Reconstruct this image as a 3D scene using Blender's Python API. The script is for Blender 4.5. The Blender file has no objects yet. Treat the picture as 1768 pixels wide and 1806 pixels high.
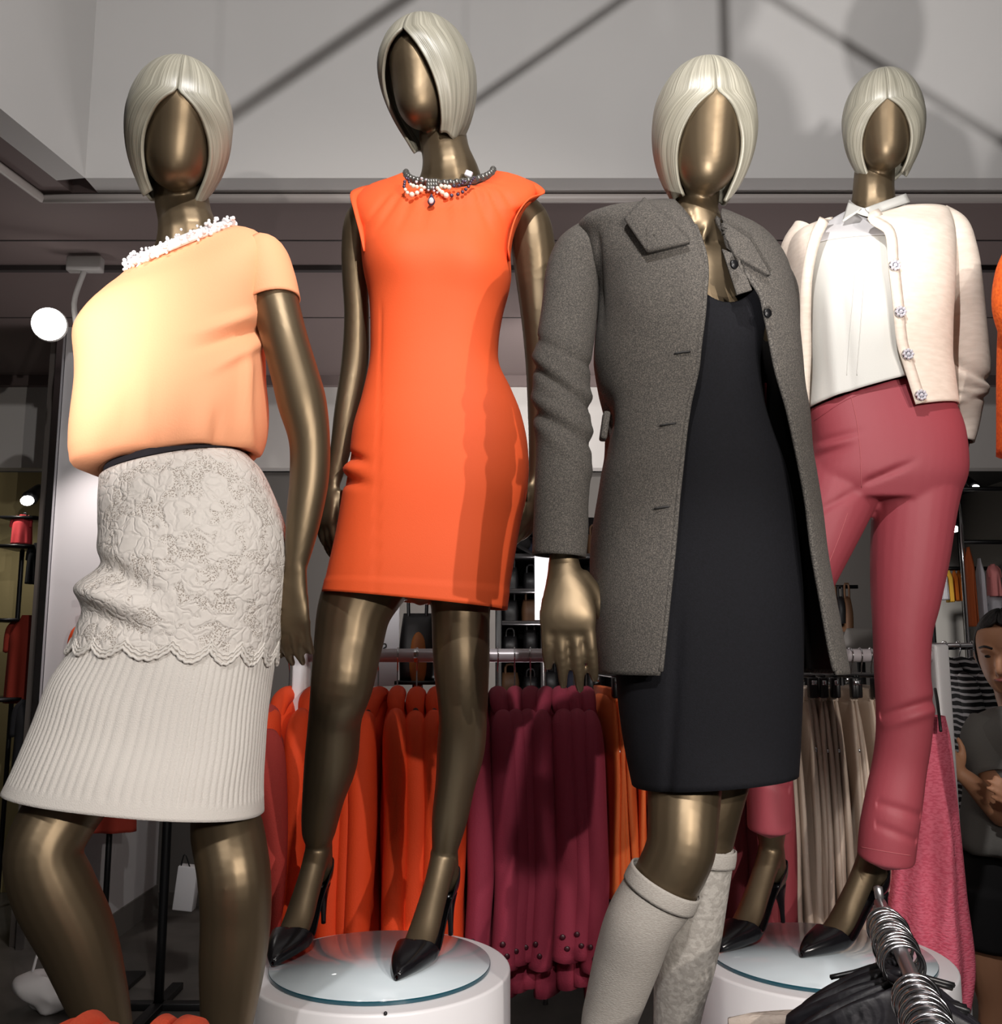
import bpy, bmesh, math, random
from mathutils import Vector, Matrix, noise
random.seed(7)
S = bpy.context.scene
COL = S.collection
PI = math.pi
# ---------------------------------------------------------------- camera
F = 1700.0
TILT = math.atan(247 / F)
CAM = Vector((0, 0, 1.5))
cd = bpy.data.cameras.new('camera'); cam = bpy.data.objects.new('camera', cd); COL.objects.link(cam)
cd.sensor_fit = 'HORIZONTAL'; cd.sensor_width = 36; cd.lens = F / 1768 * 36
cd.clip_start = 0.02; cd.clip_end = 60
cam.location = CAM; cam.rotation_euler = (PI / 2 + TILT, 0, 0)
S.camera = cam
# ---------------------------------------------------------------- world, exposure
w = bpy.data.worlds.new('world'); S.world = w; w.use_nodes = True
w.node_tree.nodes['Background'].inputs[0].default_value = (0.80, 0.78, 0.76, 1)
w.node_tree.nodes['Background'].inputs[1].default_value = 0.09
S.view_settings.view_transform = 'Standard'; S.view_settings.look = 'None'
S.view_settings.exposure = 0.0; S.view_settings.gamma = 1.0
S.view_settings.use_curve_mapping = False
# ---------------------------------------------------------------- lights
def light(name, typ, loc, target, power, size=0.05, col=(1, 1, 1), angle=60, blend=0.5):
    d = bpy.data.lights.new(name, typ); o = bpy.data.objects.new(name, d); COL.objects.link(o)
    o.location = loc; d.energy = power; d.color = col
    o.rotation_euler = (Vector(target) - Vector(loc)).to_track_quat('-Z', 'Y').to_euler()
    if typ == 'SPOT':
        d.spot_size = math.radians(angle); d.spot_blend = blend; d.shadow_soft_size = size
    elif typ == 'AREA':
        d.shape = 'RECTANGLE'; d.size = size; d.size_y = size
    else:
        d.shadow_soft_size = size
    return o
light('display_spot_right', 'SPOT', (1.36, -1.0, 2.07), (0.10, 2.2, 1.75), 165, 0.018, (1, 0.93, 0.86), 50, 0.5)
light('display_spot_right_inner', 'SPOT', (0.92, -1.0, 2.12), (0.10, 2.2, 1.7), 120, 0.018, (1, 0.93, 0.86), 50, 0.5)
light('added_fill_plinth', 'SPOT', (0.25, -0.7, 2.75), (0.42, 2.3, 0.52), 170, 0.05, (1, 0.96, 0.94), 27, 0.35)  # added fill, no known lamp: brightens the drums and lower fronts
light('display_spot_middle', 'SPOT', (-0.45, -0.7, 3.05), (0.05, 2.1, 1.4), 13, 0.04, (1, 0.94, 0.88), 48, 0.6)
light('display_spot_left', 'SPOT', (-1.25, -0.1, 1.95), (-0.84, 1.6, 2.04), 330, 0.05, (1, 0.95, 0.92), 23, 1.0)
light('added_fill_skirt', 'SPOT', (-0.95, -0.5, 2.7), (-0.70, 1.62, 1.22), 75, 0.06, (1, 0.96, 0.93), 27, 0.8)  # added soft fill for the lace skirt, not a known lamp
light('floor_spot_far', 'SPOT', (-0.08, -0.1, 0.82), (1.02, 2.3, 3.08), 330, 0.04, (1, 0.96, 0.93), 22, 0.7)
light('floor_spot_near', 'SPOT', (-0.35, -0.3, 0.75), (-0.12, 1.65, 2.55), 12, 0.04, (1, 0.95, 0.88), 46, 0.8)
light('added_fill_recess', 'SPOT', (0.1, 0.4, 3.45), (0.1, 3.5, 3.45), 165, 0.022, (1, 0.97, 0.95), 130, 0.6)  # unseen light added to brighten the riser without hitting the mannequins

# ---------------------------------------------------------------- projection helpers
UP = Vector((0, -math.sin(TILT), math.cos(TILT))); FW = Vector((0, math.cos(TILT), math.sin(TILT)))
def ray(px, py):
    return Vector((1, 0, 0)) * ((px - 884) / F) + UP * (-(py - 903) / F) + FW
def at(px, py, Y):                      # the point at distance Y seen at a pixel
    d = ray(px, py); return CAM + d * (Y / d.y)
def atz(px, py, z):                     # the point at height z seen at a pixel
    d = ray(px, py); return CAM + d * ((z - CAM.z) / d.z)
def proj(P):
    q = P - CAM; z = q.dot(FW)
    return 884 + F * q.x / z, 903 - F * q.dot(UP) / z
def ppm(Y): return Y * math.cos(TILT) / F * 1.02   # metres per pixel at distance Y
def lin(c):
    return tuple(((v / 255) / 12.92 if v / 255 <= 0.04045 else ((v / 255 + 0.055) / 1.055) ** 2.4) for v in c)
def smooth(a, b, x):
    t = max(0, min(1, (x - a) / (b - a))); return t * t * (3 - 2 * t)

# ---------------------------------------------------------------- materials
def mat(name, rgb, rough=0.6, metal=0.0, spec=0.5, emis=0, alpha=1, rgb2=None, nscale=40, bump=0, bscale=None, sheen=0, trans=0, contrast=(0.35, 0.65), coord='Object', stretch=(1, 1, 1), sub=0):
    m = bpy.data.materials.new(name); m.use_nodes = True
    nt = m.node_tree; b = nt.nodes['Principled BSDF']
    c = lin(rgb) + (1,)
    b.inputs['Base Color'].default_value = c; b.inputs['Roughness'].default_value = rough
    b.inputs['Metallic'].default_value = metal; b.inputs['Specular IOR Level'].default_value = spec
    b.inputs['Alpha'].default_value = alpha
    if sheen: b.inputs['Sheen Weight'].default_value = sheen
    if trans: b.inputs['Transmission Weight'].default_value = trans
    if emis:
        b.inputs['Emission Color'].default_value = c; b.inputs['Emission Strength'].default_value = emis
    if rgb2 or bump:
        tc = nt.nodes.new('ShaderNodeTexCoord'); mp = nt.nodes.new('ShaderNodeMapping')
        mp.inputs['Scale'].default_value = stretch
        nt.links.new(tc.outputs[coord], mp.inputs[0])
        if rgb2:
            n = nt.nodes.new('ShaderNodeTexNoise'); n.inputs['Scale'].default_value = nscale; n.inputs['Detail'].default_value = 4
            r = nt.nodes.new('ShaderNodeValToRGB')
            r.color_ramp.elements[0].position, r.color_ramp.elements[1].position = contrast
            r.color_ramp.elements[0].color = c; r.color_ramp.elements[1].color = lin(rgb2) + (1,)
            nt.links.new(mp.outputs[0], n.inputs['Vector']); nt.links.new(n.outputs['Fac'], r.inputs[0])
            nt.links.new(r.outputs[0], b.inputs['Base Color'])
        if bump:
            n2 = nt.nodes.new('ShaderNodeTexNoise'); n2.inputs['Scale'].default_value = bscale or nscale; n2.inputs['Detail'].default_value = 3
            bp = nt.nodes.new('ShaderNodeBump'); bp.inputs['Strength'].default_value = bump; bp.inputs['Distance'].default_value = 0.003
            nt.links.new(mp.outputs[0], n2.inputs['Vector']); nt.links.new(n2.outputs['Fac'], bp.inputs['Height'])
            nt.links.new(bp.outputs[0], b.inputs['Normal'])
    return m
M = {}
M['bronze'] = mat('bronze_paint', (116, 101, 80), 0.45, 0.85)
M['wig'] = None
def wig_mat():
    m = bpy.data.materials.new('blonde_hair'); m.use_nodes = True; nt = m.node_tree; b = nt.nodes['Principled BSDF']
    b.inputs['Roughness'].default_value = 0.42; b.inputs['Specular IOR Level'].default_value = 0.8
    b.inputs['Anisotropic'].default_value = 0.6
    tc = nt.nodes.new('ShaderNodeTexCoord'); mp = nt.nodes.new('ShaderNodeMapping'); mp.inputs['Scale'].default_value = (90, 1.2, 1)
    n = nt.nodes.new('ShaderNodeTexNoise'); n.inputs['Scale'].default_value = 1.6; n.inputs['Detail'].default_value = 5
    r = nt.nodes.new('ShaderNodeValToRGB')
    r.color_ramp.elements[0].position = 0.3; r.color_ramp.elements[1].position = 0.7
    r.color_ramp.elements[0].color = lin((112, 109, 96)) + (1,); r.color_ramp.elements[1].color = lin((166, 162, 147)) + (1,)
    bp = nt.nodes.new('ShaderNodeBump'); bp.inputs['Strength'].default_value = 0.5; bp.inputs['Distance'].default_value = 0.002
    nt.links.new(tc.outputs['UV'], mp.inputs[0]); nt.links.new(mp.outputs[0], n.inputs['Vector'])
    nt.links.new(n.outputs['Fac'], r.inputs[0]); nt.links.new(r.outputs[0], b.inputs['Base Color'])
    nt.links.new(n.outputs['Fac'], bp.inputs['Height']); nt.links.new(bp.outputs[0], b.inputs['Normal'])
    return m
M['wig'] = wig_mat()
M['coral'] = mat('coral_chiffon', (250, 172, 128), 0.75, bump=0.15, bscale=300)
M['beads'] = mat('white_beads', (245, 243, 246), 0.3)
M['skirt'] = mat('ivory_knit', (214, 209, 203), 0.85, bump=0.35, bscale=500)
def lace_mat():
    m = bpy.data.materials.new('ivory_lace'); m.use_nodes = True; nt = m.node_tree; b = nt.nodes['Principled BSDF']
    b.inputs['Roughness'].default_value = 0.85
    tc = nt.nodes.new('ShaderNodeTexCoord')
    n0 = nt.nodes.new('ShaderNodeTexNoise'); n0.inputs['Scale'].default_value = 26; n0.inputs['Detail'].default_value = 2
    mx = nt.nodes.new('ShaderNodeVectorMath'); mx.operation = 'MULTIPLY_ADD'; mx.inputs[1].default_value = (0.05, 0.05, 0.05)
    nt.links.new(tc.outputs['Object'], n0.inputs['Vector']); nt.links.new(n0.outputs['Color'], mx.inputs[0]); nt.links.new(tc.outputs['Object'], mx.inputs[2])
    v = nt.nodes.new('ShaderNodeTexVoronoi'); v.feature = 'DISTANCE_TO_EDGE'; v.inputs['Scale'].default_value = 46
    nt.links.new(mx.outputs[0], v.inputs['Vector'])
    v2 = nt.nodes.new('ShaderNodeTexVoronoi'); v2.inputs['Scale'].default_value = 22
    nt.links.new(mx.outputs[0], v2.inputs['Vector'])
    sn = nt.nodes.new('ShaderNodeMath'); sn.operation = 'SINE'
    ml = nt.nodes.new('ShaderNodeMath'); ml.operation = 'MULTIPLY'; ml.inputs[1].default_value = 16
    nt.links.new(v2.outputs['Distance'], ml.inputs[0]); nt.links.new(ml.outputs[0], sn.inputs[0])
    # open mesh ground between the flowers
    vh = nt.nodes.new('ShaderNodeTexVoronoi'); vh.inputs['Scale'].default_value = 380
    nt.links.new(tc.outputs['Object'], vh.inputs['Vector'])
    hole = nt.nodes.new('ShaderNodeValToRGB'); hole.color_ramp.elements[0].position = 0.28; hole.color_ramp.elements[1].position = 0.5
    nt.links.new(vh.outputs['Distance'], hole.inputs[0])
    msk = nt.nodes.new('ShaderNodeTexNoise'); msk.inputs['Scale'].default_value = 34; msk.inputs['Detail'].default_value = 1
    nt.links.new(mx.outputs[0], msk.inputs['Vector'])
    mr = nt.nodes.new('ShaderNodeValToRGB'); mr.color_ramp.elements[0].position = 0.5; mr.color_ramp.elements[1].position = 0.58
    nt.links.new(msk.outputs['Fac'], mr.inputs[0])
    inv = nt.nodes.new('ShaderNodeMath'); inv.operation = 'SUBTRACT'; inv.inputs[0].default_value = 1.0
    nt.links.new(hole.outputs[0], inv.inputs[1])
    mm = nt.nodes.new('ShaderNodeMath'); mm.operation = 'MULTIPLY'
    nt.links.new(inv.outputs[0], mm.inputs[0]); nt.links.new(mr.outputs[0], mm.inputs[1])
    cr = nt.nodes.new('ShaderNodeMixRGB'); cr.inputs[1].default_value = lin((212, 206, 200)) + (1,); cr.inputs[2].default_value = lin((142, 131, 121)) + (1,)
    nt.links.new(mm.outputs[0], cr.inputs[0]); nt.links.new(cr.outputs[0], b.inputs['Base Color'])
    ad = nt.nodes.new('ShaderNodeMath'); ad.operation = 'MULTIPLY_ADD'; ad.inputs[1].default_value = 0.25
    e = nt.nodes.new('ShaderNodeValToRGB'); e.color_ramp.elements[1].position = 0.16
    nt.links.new(v.outputs['Distance'], e.inputs[0])
    nt.links.new(sn.outputs[0], ad.inputs[0]); nt.links.new(e.outputs[0], ad.inputs[2])
    sb = nt.nodes.new('ShaderNodeMath'); sb.operation = 'SUBTRACT'
    nt.links.new(ad.outputs[0], sb.inputs[0]); nt.links.new(mr.outputs[0], sb.inputs[1])
    bp = nt.nodes.new('ShaderNodeBump'); bp.inputs['Strength'].default_value = 0.5; bp.inputs['Distance'].default_value = 0.0025
    nt.links.new(sb.outputs[0], bp.inputs['Height']); nt.links.new(bp.outputs[0], b.inputs['Normal'])
    return m
M['lace'] = lace_mat()
M['navy_band'] = mat('dark_waistband', (28, 24, 32), 0.8)
M['orange'] = mat('orange_crepe', (238, 92, 40), 0.72, bump=0.12, bscale=600)
M['shoe'] = mat('black_patent', (16, 15, 18), 0.22)
M['pearl'] = mat('cream_pearl', (235, 222, 205), 0.25, spec=0.8)
M['dpearl'] = mat('violet_pearl', (96, 82, 104), 0.2, 0.6)
M['gem'] = mat('cut_crystal', (228, 226, 234), 0.1, 0.25, spec=1.0)
M['gunmetal'] = mat('gunmetal_beads', (120, 118, 114), 0.3, 0.7)
M['tweed'] = mat('grey_tweed', (58, 55, 52), 0.9, rgb2=(106, 100, 93), nscale=520, contrast=(0.42, 0.74), bump=0.4, bscale=600)
M['tweed2'] = mat('grey_tweed_edge', (58, 55, 52), 0.9, rgb2=(105, 100, 94), nscale=420, contrast=(0.42, 0.72), bump=0.5, bscale=500)
M['lining'] = mat('black_lining', (22, 20, 20), 0.6)
M['redlining'] = mat('red_piping', (150, 52, 58), 0.6)
M['blackdress'] = mat('black_jersey', (13, 13, 17), 0.85, spec=0.2, rgb2=(17, 17, 22), nscale=300, bump=0.15, bscale=500)
M['sock'] = mat('grey_sock', (168, 163, 156), 0.9, rgb2=(156, 150, 143), nscale=220, bump=0.4, bscale=240, stretch=(1, 1, 3))
M['sock2'] = mat('grey_sock_patterned', (172, 167, 160), 0.9, rgb2=(156, 151, 144), nscale=95, contrast=(0.46, 0.54), bump=0.8, bscale=95)
M['cardi'] = mat('oatmeal_knit', (236, 222, 208), 0.9, rgb2=(226, 211, 196), nscale=30, bump=0.3, bscale=500, stretch=(1, 1, 4))
M['shirt'] = mat('white_crepe', (204, 203, 198), 0.6, bump=0.1, bscale=400)
M['yoke'] = mat('sheer_yoke', (196, 194, 196), 0.7)
M['pants'] = mat('burgundy_stretch', (150, 62, 72), 0.62, bump=0.12, bscale=700)
M['stitch'] = mat('burgundy_stitch', (168, 84, 90), 0.7)
M['white'] = mat('white_lacquer', (232, 230, 232), 0.35)
M['glass'] = mat('glass_disc', (205, 216, 222), 0.06, spec=0.8)
M['glassedge'] = mat('glass_edge', (20, 70, 84), 0.1, spec=0.8)
M['railgrey'] = mat('rail_grey', (186, 178, 182), 0.35, 0.25)
M['trim'] = mat('pale_metal_trim', (176, 168, 164), 0.45)
M['chrome'] = mat('chrome', (205, 205, 208), 0.14, 1.0)
M['steel'] = mat('satin_steel', (170, 168, 170), 0.3, 0.9)
M['blackplastic'] = mat('black_plastic', (14, 14, 16), 0.4)
M['darkhole'] = mat('dark_screw', (30, 28, 30), 0.5)

# ---------------------------------------------------------------- object helpers
LOC = {}
def tag(o, label, cat, group=None, kind=None):
    if label: o['label'] = label
    if cat: o['category'] = cat
    if group: o['group'] = group
    if kind: o['kind'] = kind
    return o
def thing(name, label, cat, loc=(0, 0, 0), group=None):
    o = bpy.data.objects.new(name, None); COL.objects.link(o); o.location = loc; o.empty_display_size = 0.1
    LOC[o.name] = Vector(loc)
    return tag(o, label, cat, group)
def root_loc(p):
    while p.parent: p = p.parent
    return LOC.get(p.name, Vector((0, 0, 0)))
def obj(name, me, m, parent=None, sm=True, label=None):
    o = bpy.data.objects.new(name, me); COL.objects.link(o); me.name = name
    if m is not None:
        for q in (m if isinstance(m, (list, tuple)) else [m]): me.materials.append(q)
    if sm: me.polygons.foreach_set('use_smooth', [True] * len(me.polygons))
    if parent is not None:
        me.transform(Matrix.Translation(-root_loc(parent))); o.parent = parent
    if label: o['label'] = label
    return o
def place(name, me, m, label, cat, group=None, sm=True, kind=None):   # a thing that is one mesh, origin at its base
    co = [v.co for v in me.vertices]
    b = Vector((sum(c.x for c in co) / len(co), sum(c.y for c in co) / len(co), min(c.z for c in co)))
    me.transform(Matrix.Translation(-b)); o = obj(name, me, m, None, sm); o.location = b
    LOC[o.name] = b
    return tag(o, label, cat, group, kind)
def mesh_of(bm, recalc=True):
    if recalc: bmesh.ops.recalc_face_normals(bm, faces=bm.faces)
    me = bpy.data.meshes.new('m'); bm.to_mesh(me); bm.free(); return me
def bake(me, mods):
    o = bpy.data.objects.new('tmp', me); COL.objects.link(o); mods(o)
    dg = bpy.context.evaluated_depsgraph_get(); dg.update()
    r = bpy.data.meshes.new_from_object(o.evaluated_get(dg)); bpy.data.objects.remove(o); return r
def solid(me, t, off=-1, sub=0):
    def f(o):
        if sub: s = o.modifiers.new('s', 'SUBSURF'); s.levels = sub; s.render_levels = sub
        s = o.modifiers.new('t', 'SOLIDIFY'); s.thickness = t; s.offset = off
    return bake(me, f)
def remesh(me, v=0.004, it=4):
    def f(o):
        r = o.modifiers.new('r', 'REMESH'); r.mode = 'VOXEL'; r.voxel_size = v
        s = o.modifiers.new('s', 'SMOOTH'); s.factor = 0.5; s.iterations = it
    return bake(me, f)
def spl(P, n):
    """smooth curve through the rows of numbers P, n samples evenly spaced along it"""
    k = len(P); d = len(P[0])
    T = [0.0]
    for i in range(1, k):
        T.append(T[-1] + max(1e-6, math.sqrt(sum((P[i][q] - P[i - 1][q]) ** 2 for q in range(min(3, d))))))
    def m(i, q):
        if i == 0: return (P[1][q] - P[0][q]) / (T[1] - T[0])
        if i == k - 1: return (P[-1][q] - P[-2][q]) / (T[-1] - T[-2])
        return (P[i + 1][q] - P[i - 1][q]) / (T[i + 1] - T[i - 1])
    out = []
    for s in range(n):
        t = T[-1] * s / (n - 1); i = 0
        while i < k - 2 and t > T[i + 1]: i += 1
        h = T[i + 1] - T[i]; u = (t - T[i]) / h
        a, b, c, e = 2 * u**3 - 3 * u**2 + 1, u**3 - 2 * u**2 + u, -2 * u**3 + 3 * u**2, u**3 - u**2
        out.append([a * P[i][q] + b * h * m(i, q) + c * P[i + 1][q] + e * h * m(i + 1, q) for q in range(d)])
    return out
def curve_pts(P, n): return [Vector(p[:3]) for p in spl([list(p) for p in P], n)]

def tube(bm, st, n=14, step=0.012, flat=Vector((0, 1, 0)), cap=True):
    """st: list of (x, y, z, r, ratio): closed tapering tube"""
    L = sum((Vector(st[i][:3]) - Vector(st[i - 1][:3])).length for i in range(1, len(st)))
    s = spl([list(q) for q in st], max(3, int(L / step))) if len(st) > 2 else spl([list(q) for q in st], max(2, min(6, int(L / step))))
    rings = []
    pa = None
    for i, q in enumerate(s):
        p = Vector(q[:3]); a0 = Vector(s[max(0, i - 1)][:3]); a1 = Vector(s[min(len(s) - 1, i + 1)][:3])
        t = (a1 - a0).normalized(); a = t.cross(flat)
        if a.length < 0.05: a = pa or t.orthogonal()
        a.normalize()
        if pa and a.dot(pa) < 0: a = -a
        pa = a; b = a.cross(t).normalized()
        r = max(q[3], 0.0004)
        rings.append([bm.verts.new(p + a * (r * math.cos(2 * PI * k / n)) + b * (r * q[4] * math.sin(2 * PI * k / n))) for k in range(n)])
    for A, B in zip(rings, rings[1:]):
        for k in range(n): bm.faces.new((A[k], A[(k + 1) % n], B[(k + 1) % n], B[k]))
    if cap:
        for R, i0, i1 in ((rings[0], 0, 1), (rings[-1], -1, -2)):
            p = Vector(s[i0][:3]); d = (p - Vector(s[i1][:3])).normalized()
            e = bm.verts.new(p + d * s[i0][3] * 0.45)
            for k in range(n): bm.faces.new((R[k], R[(k + 1) % n], e))
def W(st, D):
    """pixel stations (px, py, half width px, depth offset, depth ratio) -> metres"""
    o = []
    for q in st:
        if isinstance(q[0], Vector): o.append((*q[0], q[1], q[2] if len(q) > 2 else 1.0)); continue
        dy = q[3] if len(q) > 3 else 0; p = at(q[0], q[1], D + dy)
        o.append((*p, q[2] * ppm(D + dy), q[4] if len(q) > 4 else 1.0))
    return o
def sphere(bm, c, r, sc=(1, 1, 1), u=10, v=7, rot=None):
    mt = Matrix.Translation(c) @ (rot.to_4x4() if rot else Matrix()) @ Matrix.Diagonal((*sc, 1))
    bmesh.ops.create_uvsphere(bm, u_segments=u, v_segments=v, radius=r, matrix=mt)
def box(bm, c, s, rot=None, bev=0):
    mt = Matrix.Translation(c) @ (rot.to_4x4() if rot else Matrix()) @ Matrix.Diagonal((*s, 1))
    r = bmesh.ops.create_cube(bm, size=1, matrix=mt)
    if bev:
        ed = {e for v in r['verts'] for e in v.link_edges}
        bmesh.ops.bevel(bm, geom=list(ed), offset=bev, segments=2, affect='EDGES', profile=0.5)
def cyl(bm, c, r, h, n=48, bev=0):
    r_ = bmesh.ops.create_cone(bm, cap_ends=True, segments=n, radius1=r, radius2=r, depth=h, matrix=Matrix.Translation(c))
    if bev:
        ed = [e for e in {e for v in r_['verts'] for e in v.link_edges} if len(e.link_faces) == 2 and any(len(f.verts) > 4 for f in e.link_faces)]
        bmesh.ops.bevel(bm, geom=ed, offset=bev, segments=3, affect='EDGES', profile=0.5)
def bmx(f):
    bm = bmesh.new(); f(bm); return mesh_of(bm)
def mbox(c, s, rot=None, bev=0): return bmx(lambda bm: box(bm, c, s, rot, bev))
def mtube(st, **k): return bmx(lambda bm: tube(bm, st, **k))
def grid(P, closed=True):
    """mesh from rows of points with UVs; closed wraps around the columns"""
    nr, nc = len(P), len(P[0])
    me = bpy.data.meshes.new('m')
    vs = [p for r in P for p in r]; fs = []; uv = []
    for i in range(nr - 1):
        for j in range(nc if closed else nc - 1):
            k = (j + 1) % nc
            fs.append((i * nc + j, i * nc + k, (i + 1) * nc + k, (i + 1) * nc + j))
            u0, u1 = j / nc, (j + 1) / nc; v0, v1 = i / (nr - 1), (i + 1) / (nr - 1)
            uv += [(u0, v0), (u1, v0), (u1, v1), (u0, v1)]
    me.from_pydata([tuple(v) for v in vs], [], fs)
    l = me.uv_layers.new(name='UVMap')
    for i, q in enumerate(uv): l.data[i].uv = q
    return me
def spow(v, e): return math.copysign(abs(v) ** e, v)
def ringrows(rows, D, nr):
    rr = []
    for q in rows:
        q = list(q) + [0] * (6 - len(q)); rr.append([(q[1] + q[3]) / 2, 0, 0] + q)
    return [q[3:] for q in spl(rr, nr)]
def wrap(rows, D, nr=60, nc=80, e=2.3, disp=None, arc=None, front=1.0, back=1.0, tilt=None):
    """cloth around a body: rows of (xl, yl, xr, yr, depth, dy); theta 0 = right, pi/2 = front"""
    P = []
    for i, q in enumerate(ringrows(rows, D, nr)):
        xl, yl, xr, yr, dep, dy = q; v = i / (nr - 1)
        A = at(xl, yl, D + dy); B = at(xr, yr, D + dy); C = (A + B) / 2; U = (B - A) / 2
        a0, a1 = arc(v, C, U, dep, q) if arc else (0, 2 * PI)
        row = []
        for j in range(nc):
            th = a0 + (a1 - a0) * (j / nc if not arc else j / (nc - 1))
            c, s = spow(math.cos(th), 2 / e), spow(math.sin(th), 2 / e)
            o = U * c + Vector((0, -1, 0)) * (dep * s * (front if s > 0 else back))
            p = C + o
            if tilt and s > 0: p = p + Vector((0, 0, -tilt(v) * s))
            if disp:
                d = disp(th, v, p)
                if isinstance(d, Vector): p = p + d
                else: p = p + (U.normalized() * math.cos(th) + Vector((0, -1, 0)) * math.sin(th)) * d
            row.append(p)
        P.append(row)
    return P
def fold(x, c, w): return math.exp(-((x - c) / w) ** 2)
def nz(p, s=8, o=0): return noise.noise(Vector((p.x * s + o, p.y * s, p.z * s)))
DISC2c = at(672, 1694, 2.06); Z2c = DISC2c.z
DISC4c = at(1446, 1678, 2.22); Z4c = DISC4c.z
# ================================================================ the setting
ZC = atz(900, 318, 1.5 + 1).z
CEIL = at(900, 318, 3.5).z                      # lower ceiling, whose edge runs above the mannequins
M['riser'] = mat('ceiling_recess_paint', (204, 202, 200), 0.85)
M['ceil'] = mat('ceiling_panel', (118, 104, 102), 0.8)
M['ceilgap'] = mat('ceiling_joint', (60, 54, 54), 0.8)
M['wallgrey'] = mat('wall_grey', (196, 192, 188), 0.85)
M['walldark'] = mat('wall_dark', (104, 100, 96), 0.85)
M['black'] = mat('black_paint', (16, 15, 16), 0.8)
M['floor'] = mat('floor_stone', (92, 88, 84), 0.45, rgb2=(80, 77, 73), nscale=6)
M['column'] = mat('column_paint', (208, 206, 208), 0.8)
M['ochre'] = mat('ochre_panel', (150, 136, 96), 0.7)
M['mirror'] = mat('dark_mirror_frame', (92, 86, 82), 0.5)
def struct(name, me, m, sm=False):
    o = place(name, me, m, None, None, None, sm); o['kind'] = 'structure'; return o
def quad(*ps, t=.02):
    me = bpy.data.meshes.new('m'); me.from_pydata([tuple(p) for p in ps], [], [(0, 1, 2, 3)]); return me
struct('floor', mbox((0, 4.2, -.05), (9, 11.6, .1)), M['floor'])
cA = atz(150, 314, CEIL); cB = atz(5, 195, CEIL); dB = (cB - cA).normalized()
cL = cA + dB * 3.2; TOP = 4.25
yr = cA.y
# riser of the raised ceiling above the mannequins: back face and left face
struct('wall_ceiling_recess_back', mbox((2.25 + cA.x / 2 + .0, yr + .06, (CEIL + TOP) / 2), (4.5 - cA.x, .12, TOP - CEIL)), M['riser'])
m_ = (cA + cL) / 2; ang = math.atan2(dB.y, dB.x); nrm = Vector((dB.y, -dB.x, 0)); nrm = nrm if nrm.x < 0 else -nrm
struct('wall_ceiling_recess_left', mbox((m_.x + nrm.x * .06, m_.y + nrm.y * .06, (CEIL + TOP) / 2), ((cL - cA).length, .12, TOP - CEIL), Matrix.Rotation(ang, 3, 'Z')), M['riser'])
struct('ceiling_recess_top', mbox((.4, 1.5, TOP + .05), (8.2, 4.3, .1)), M['riser'])
# lower ceiling: back part and left part
bc = bmesh.new(); box(bc, (.1, (yr + .12 + 6.2) / 2, CEIL + .06), (8.8, 6.2 - yr - .12, .12)); struct('ceiling', mesh_of(bc), M['ceil'])
o12 = (Vector((dB.y, -dB.x, 0)) if dB.y < 0 else Vector((-dB.y, dB.x, 0))).normalized() * .12
if o12.x > 0: o12 = -o12
cA2 = cA + o12; cA2 = cA2 + dB * ((yr + .12 - cA2.y) / dB.y)
lq = [cA2, cL + o12, Vector((-4.6, cL.y, CEIL)), Vector((-4.6, yr + .12, CEIL))]
bl_ = bmesh.new(); vs = [bl_.verts.new(Vector((p.x, p.y, CEIL + dz))) for dz in (0, .12) for p in lq]
for f in ((0, 1, 2, 3), (4, 5, 6, 7), (0, 1, 5, 4), (1, 2, 6, 5), (2, 3, 7, 6), (3, 0, 4, 7)): bl_.faces.new([vs[i] for i in f])
struct('ceiling_left', mesh_of(bl_), M['ceil'])
# chrome trim under the ceiling edge, with its mitred corner
k0 = atz(75, 350, CEIL - .02); k1 = k0 + dB * 3.0
struct('trim_1', mtube([(*k0, .018, 1), (4.3, k0.y, CEIL - .02, .018, 1)], n=12, flat=Vector((0, 0, 1))), M['trim'], True)
struct('trim_2', mtube([(*k0, .018, 1), (*k1, .018, 1)], n=12, flat=Vector((0, 0, 1))), M['trim'], True)
yt = atz(900, 470, CEIL).y
struct('trim_3', mbox((.2, yt, CEIL - .012), (8.4, .03, .024)), M['ceilgap'])
for i, yy in enumerate((424, 560)):
    struct('trim_%d' % (4 + i), mbox((.2, atz(900, yy, CEIL).y, CEIL - .001), (8.4, .008, .004)), M['ceilgap'])
YB = 6.2
zb0 = at(900, 683, YB).z; zb1 = at(900, 825, YB).z
struct('wall_bulkhead', mbox((.1, YB + .06, (CEIL + zb1) / 2), (8.8, .12, CEIL - zb1)), M['wallgrey'])
struct('trim_6', mbox((.1, YB - .02, (CEIL + zb0) / 2), (8.8, .06, CEIL - zb0)), M['ceil'])
struct('wall_back', mbox((-.05, YB + .22, zb1 / 2), (5.1, .12, zb1)), M['walldark'])
struct('wall_back_far', mbox((2.0, 9.4, 1.35), (8, .12, 2.7)), M['wallgrey'])
struct('wall_back_far_upper', mbox((2.0, 9.36, 3.1), (8, .2, .8)), M['black'])
struct('ceiling_far', mbox((1.5, 7.85, 3.05), (7.5, 3.1, .1)), M['black'])
struct('wall_right', mbox((4.5, 4.2, 1.9), (.1, 11.6, 4.8)), M['walldark'])
struct('wall_left', mbox((-4.5, 4.2, 1.9), (.1, 11.6, 4.8)), M['walldark'])
struct('wall_left_back', mbox((-3.5, YB + .22, zb1 / 2), (1.9, .12, zb1)), M['ochre'])
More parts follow.
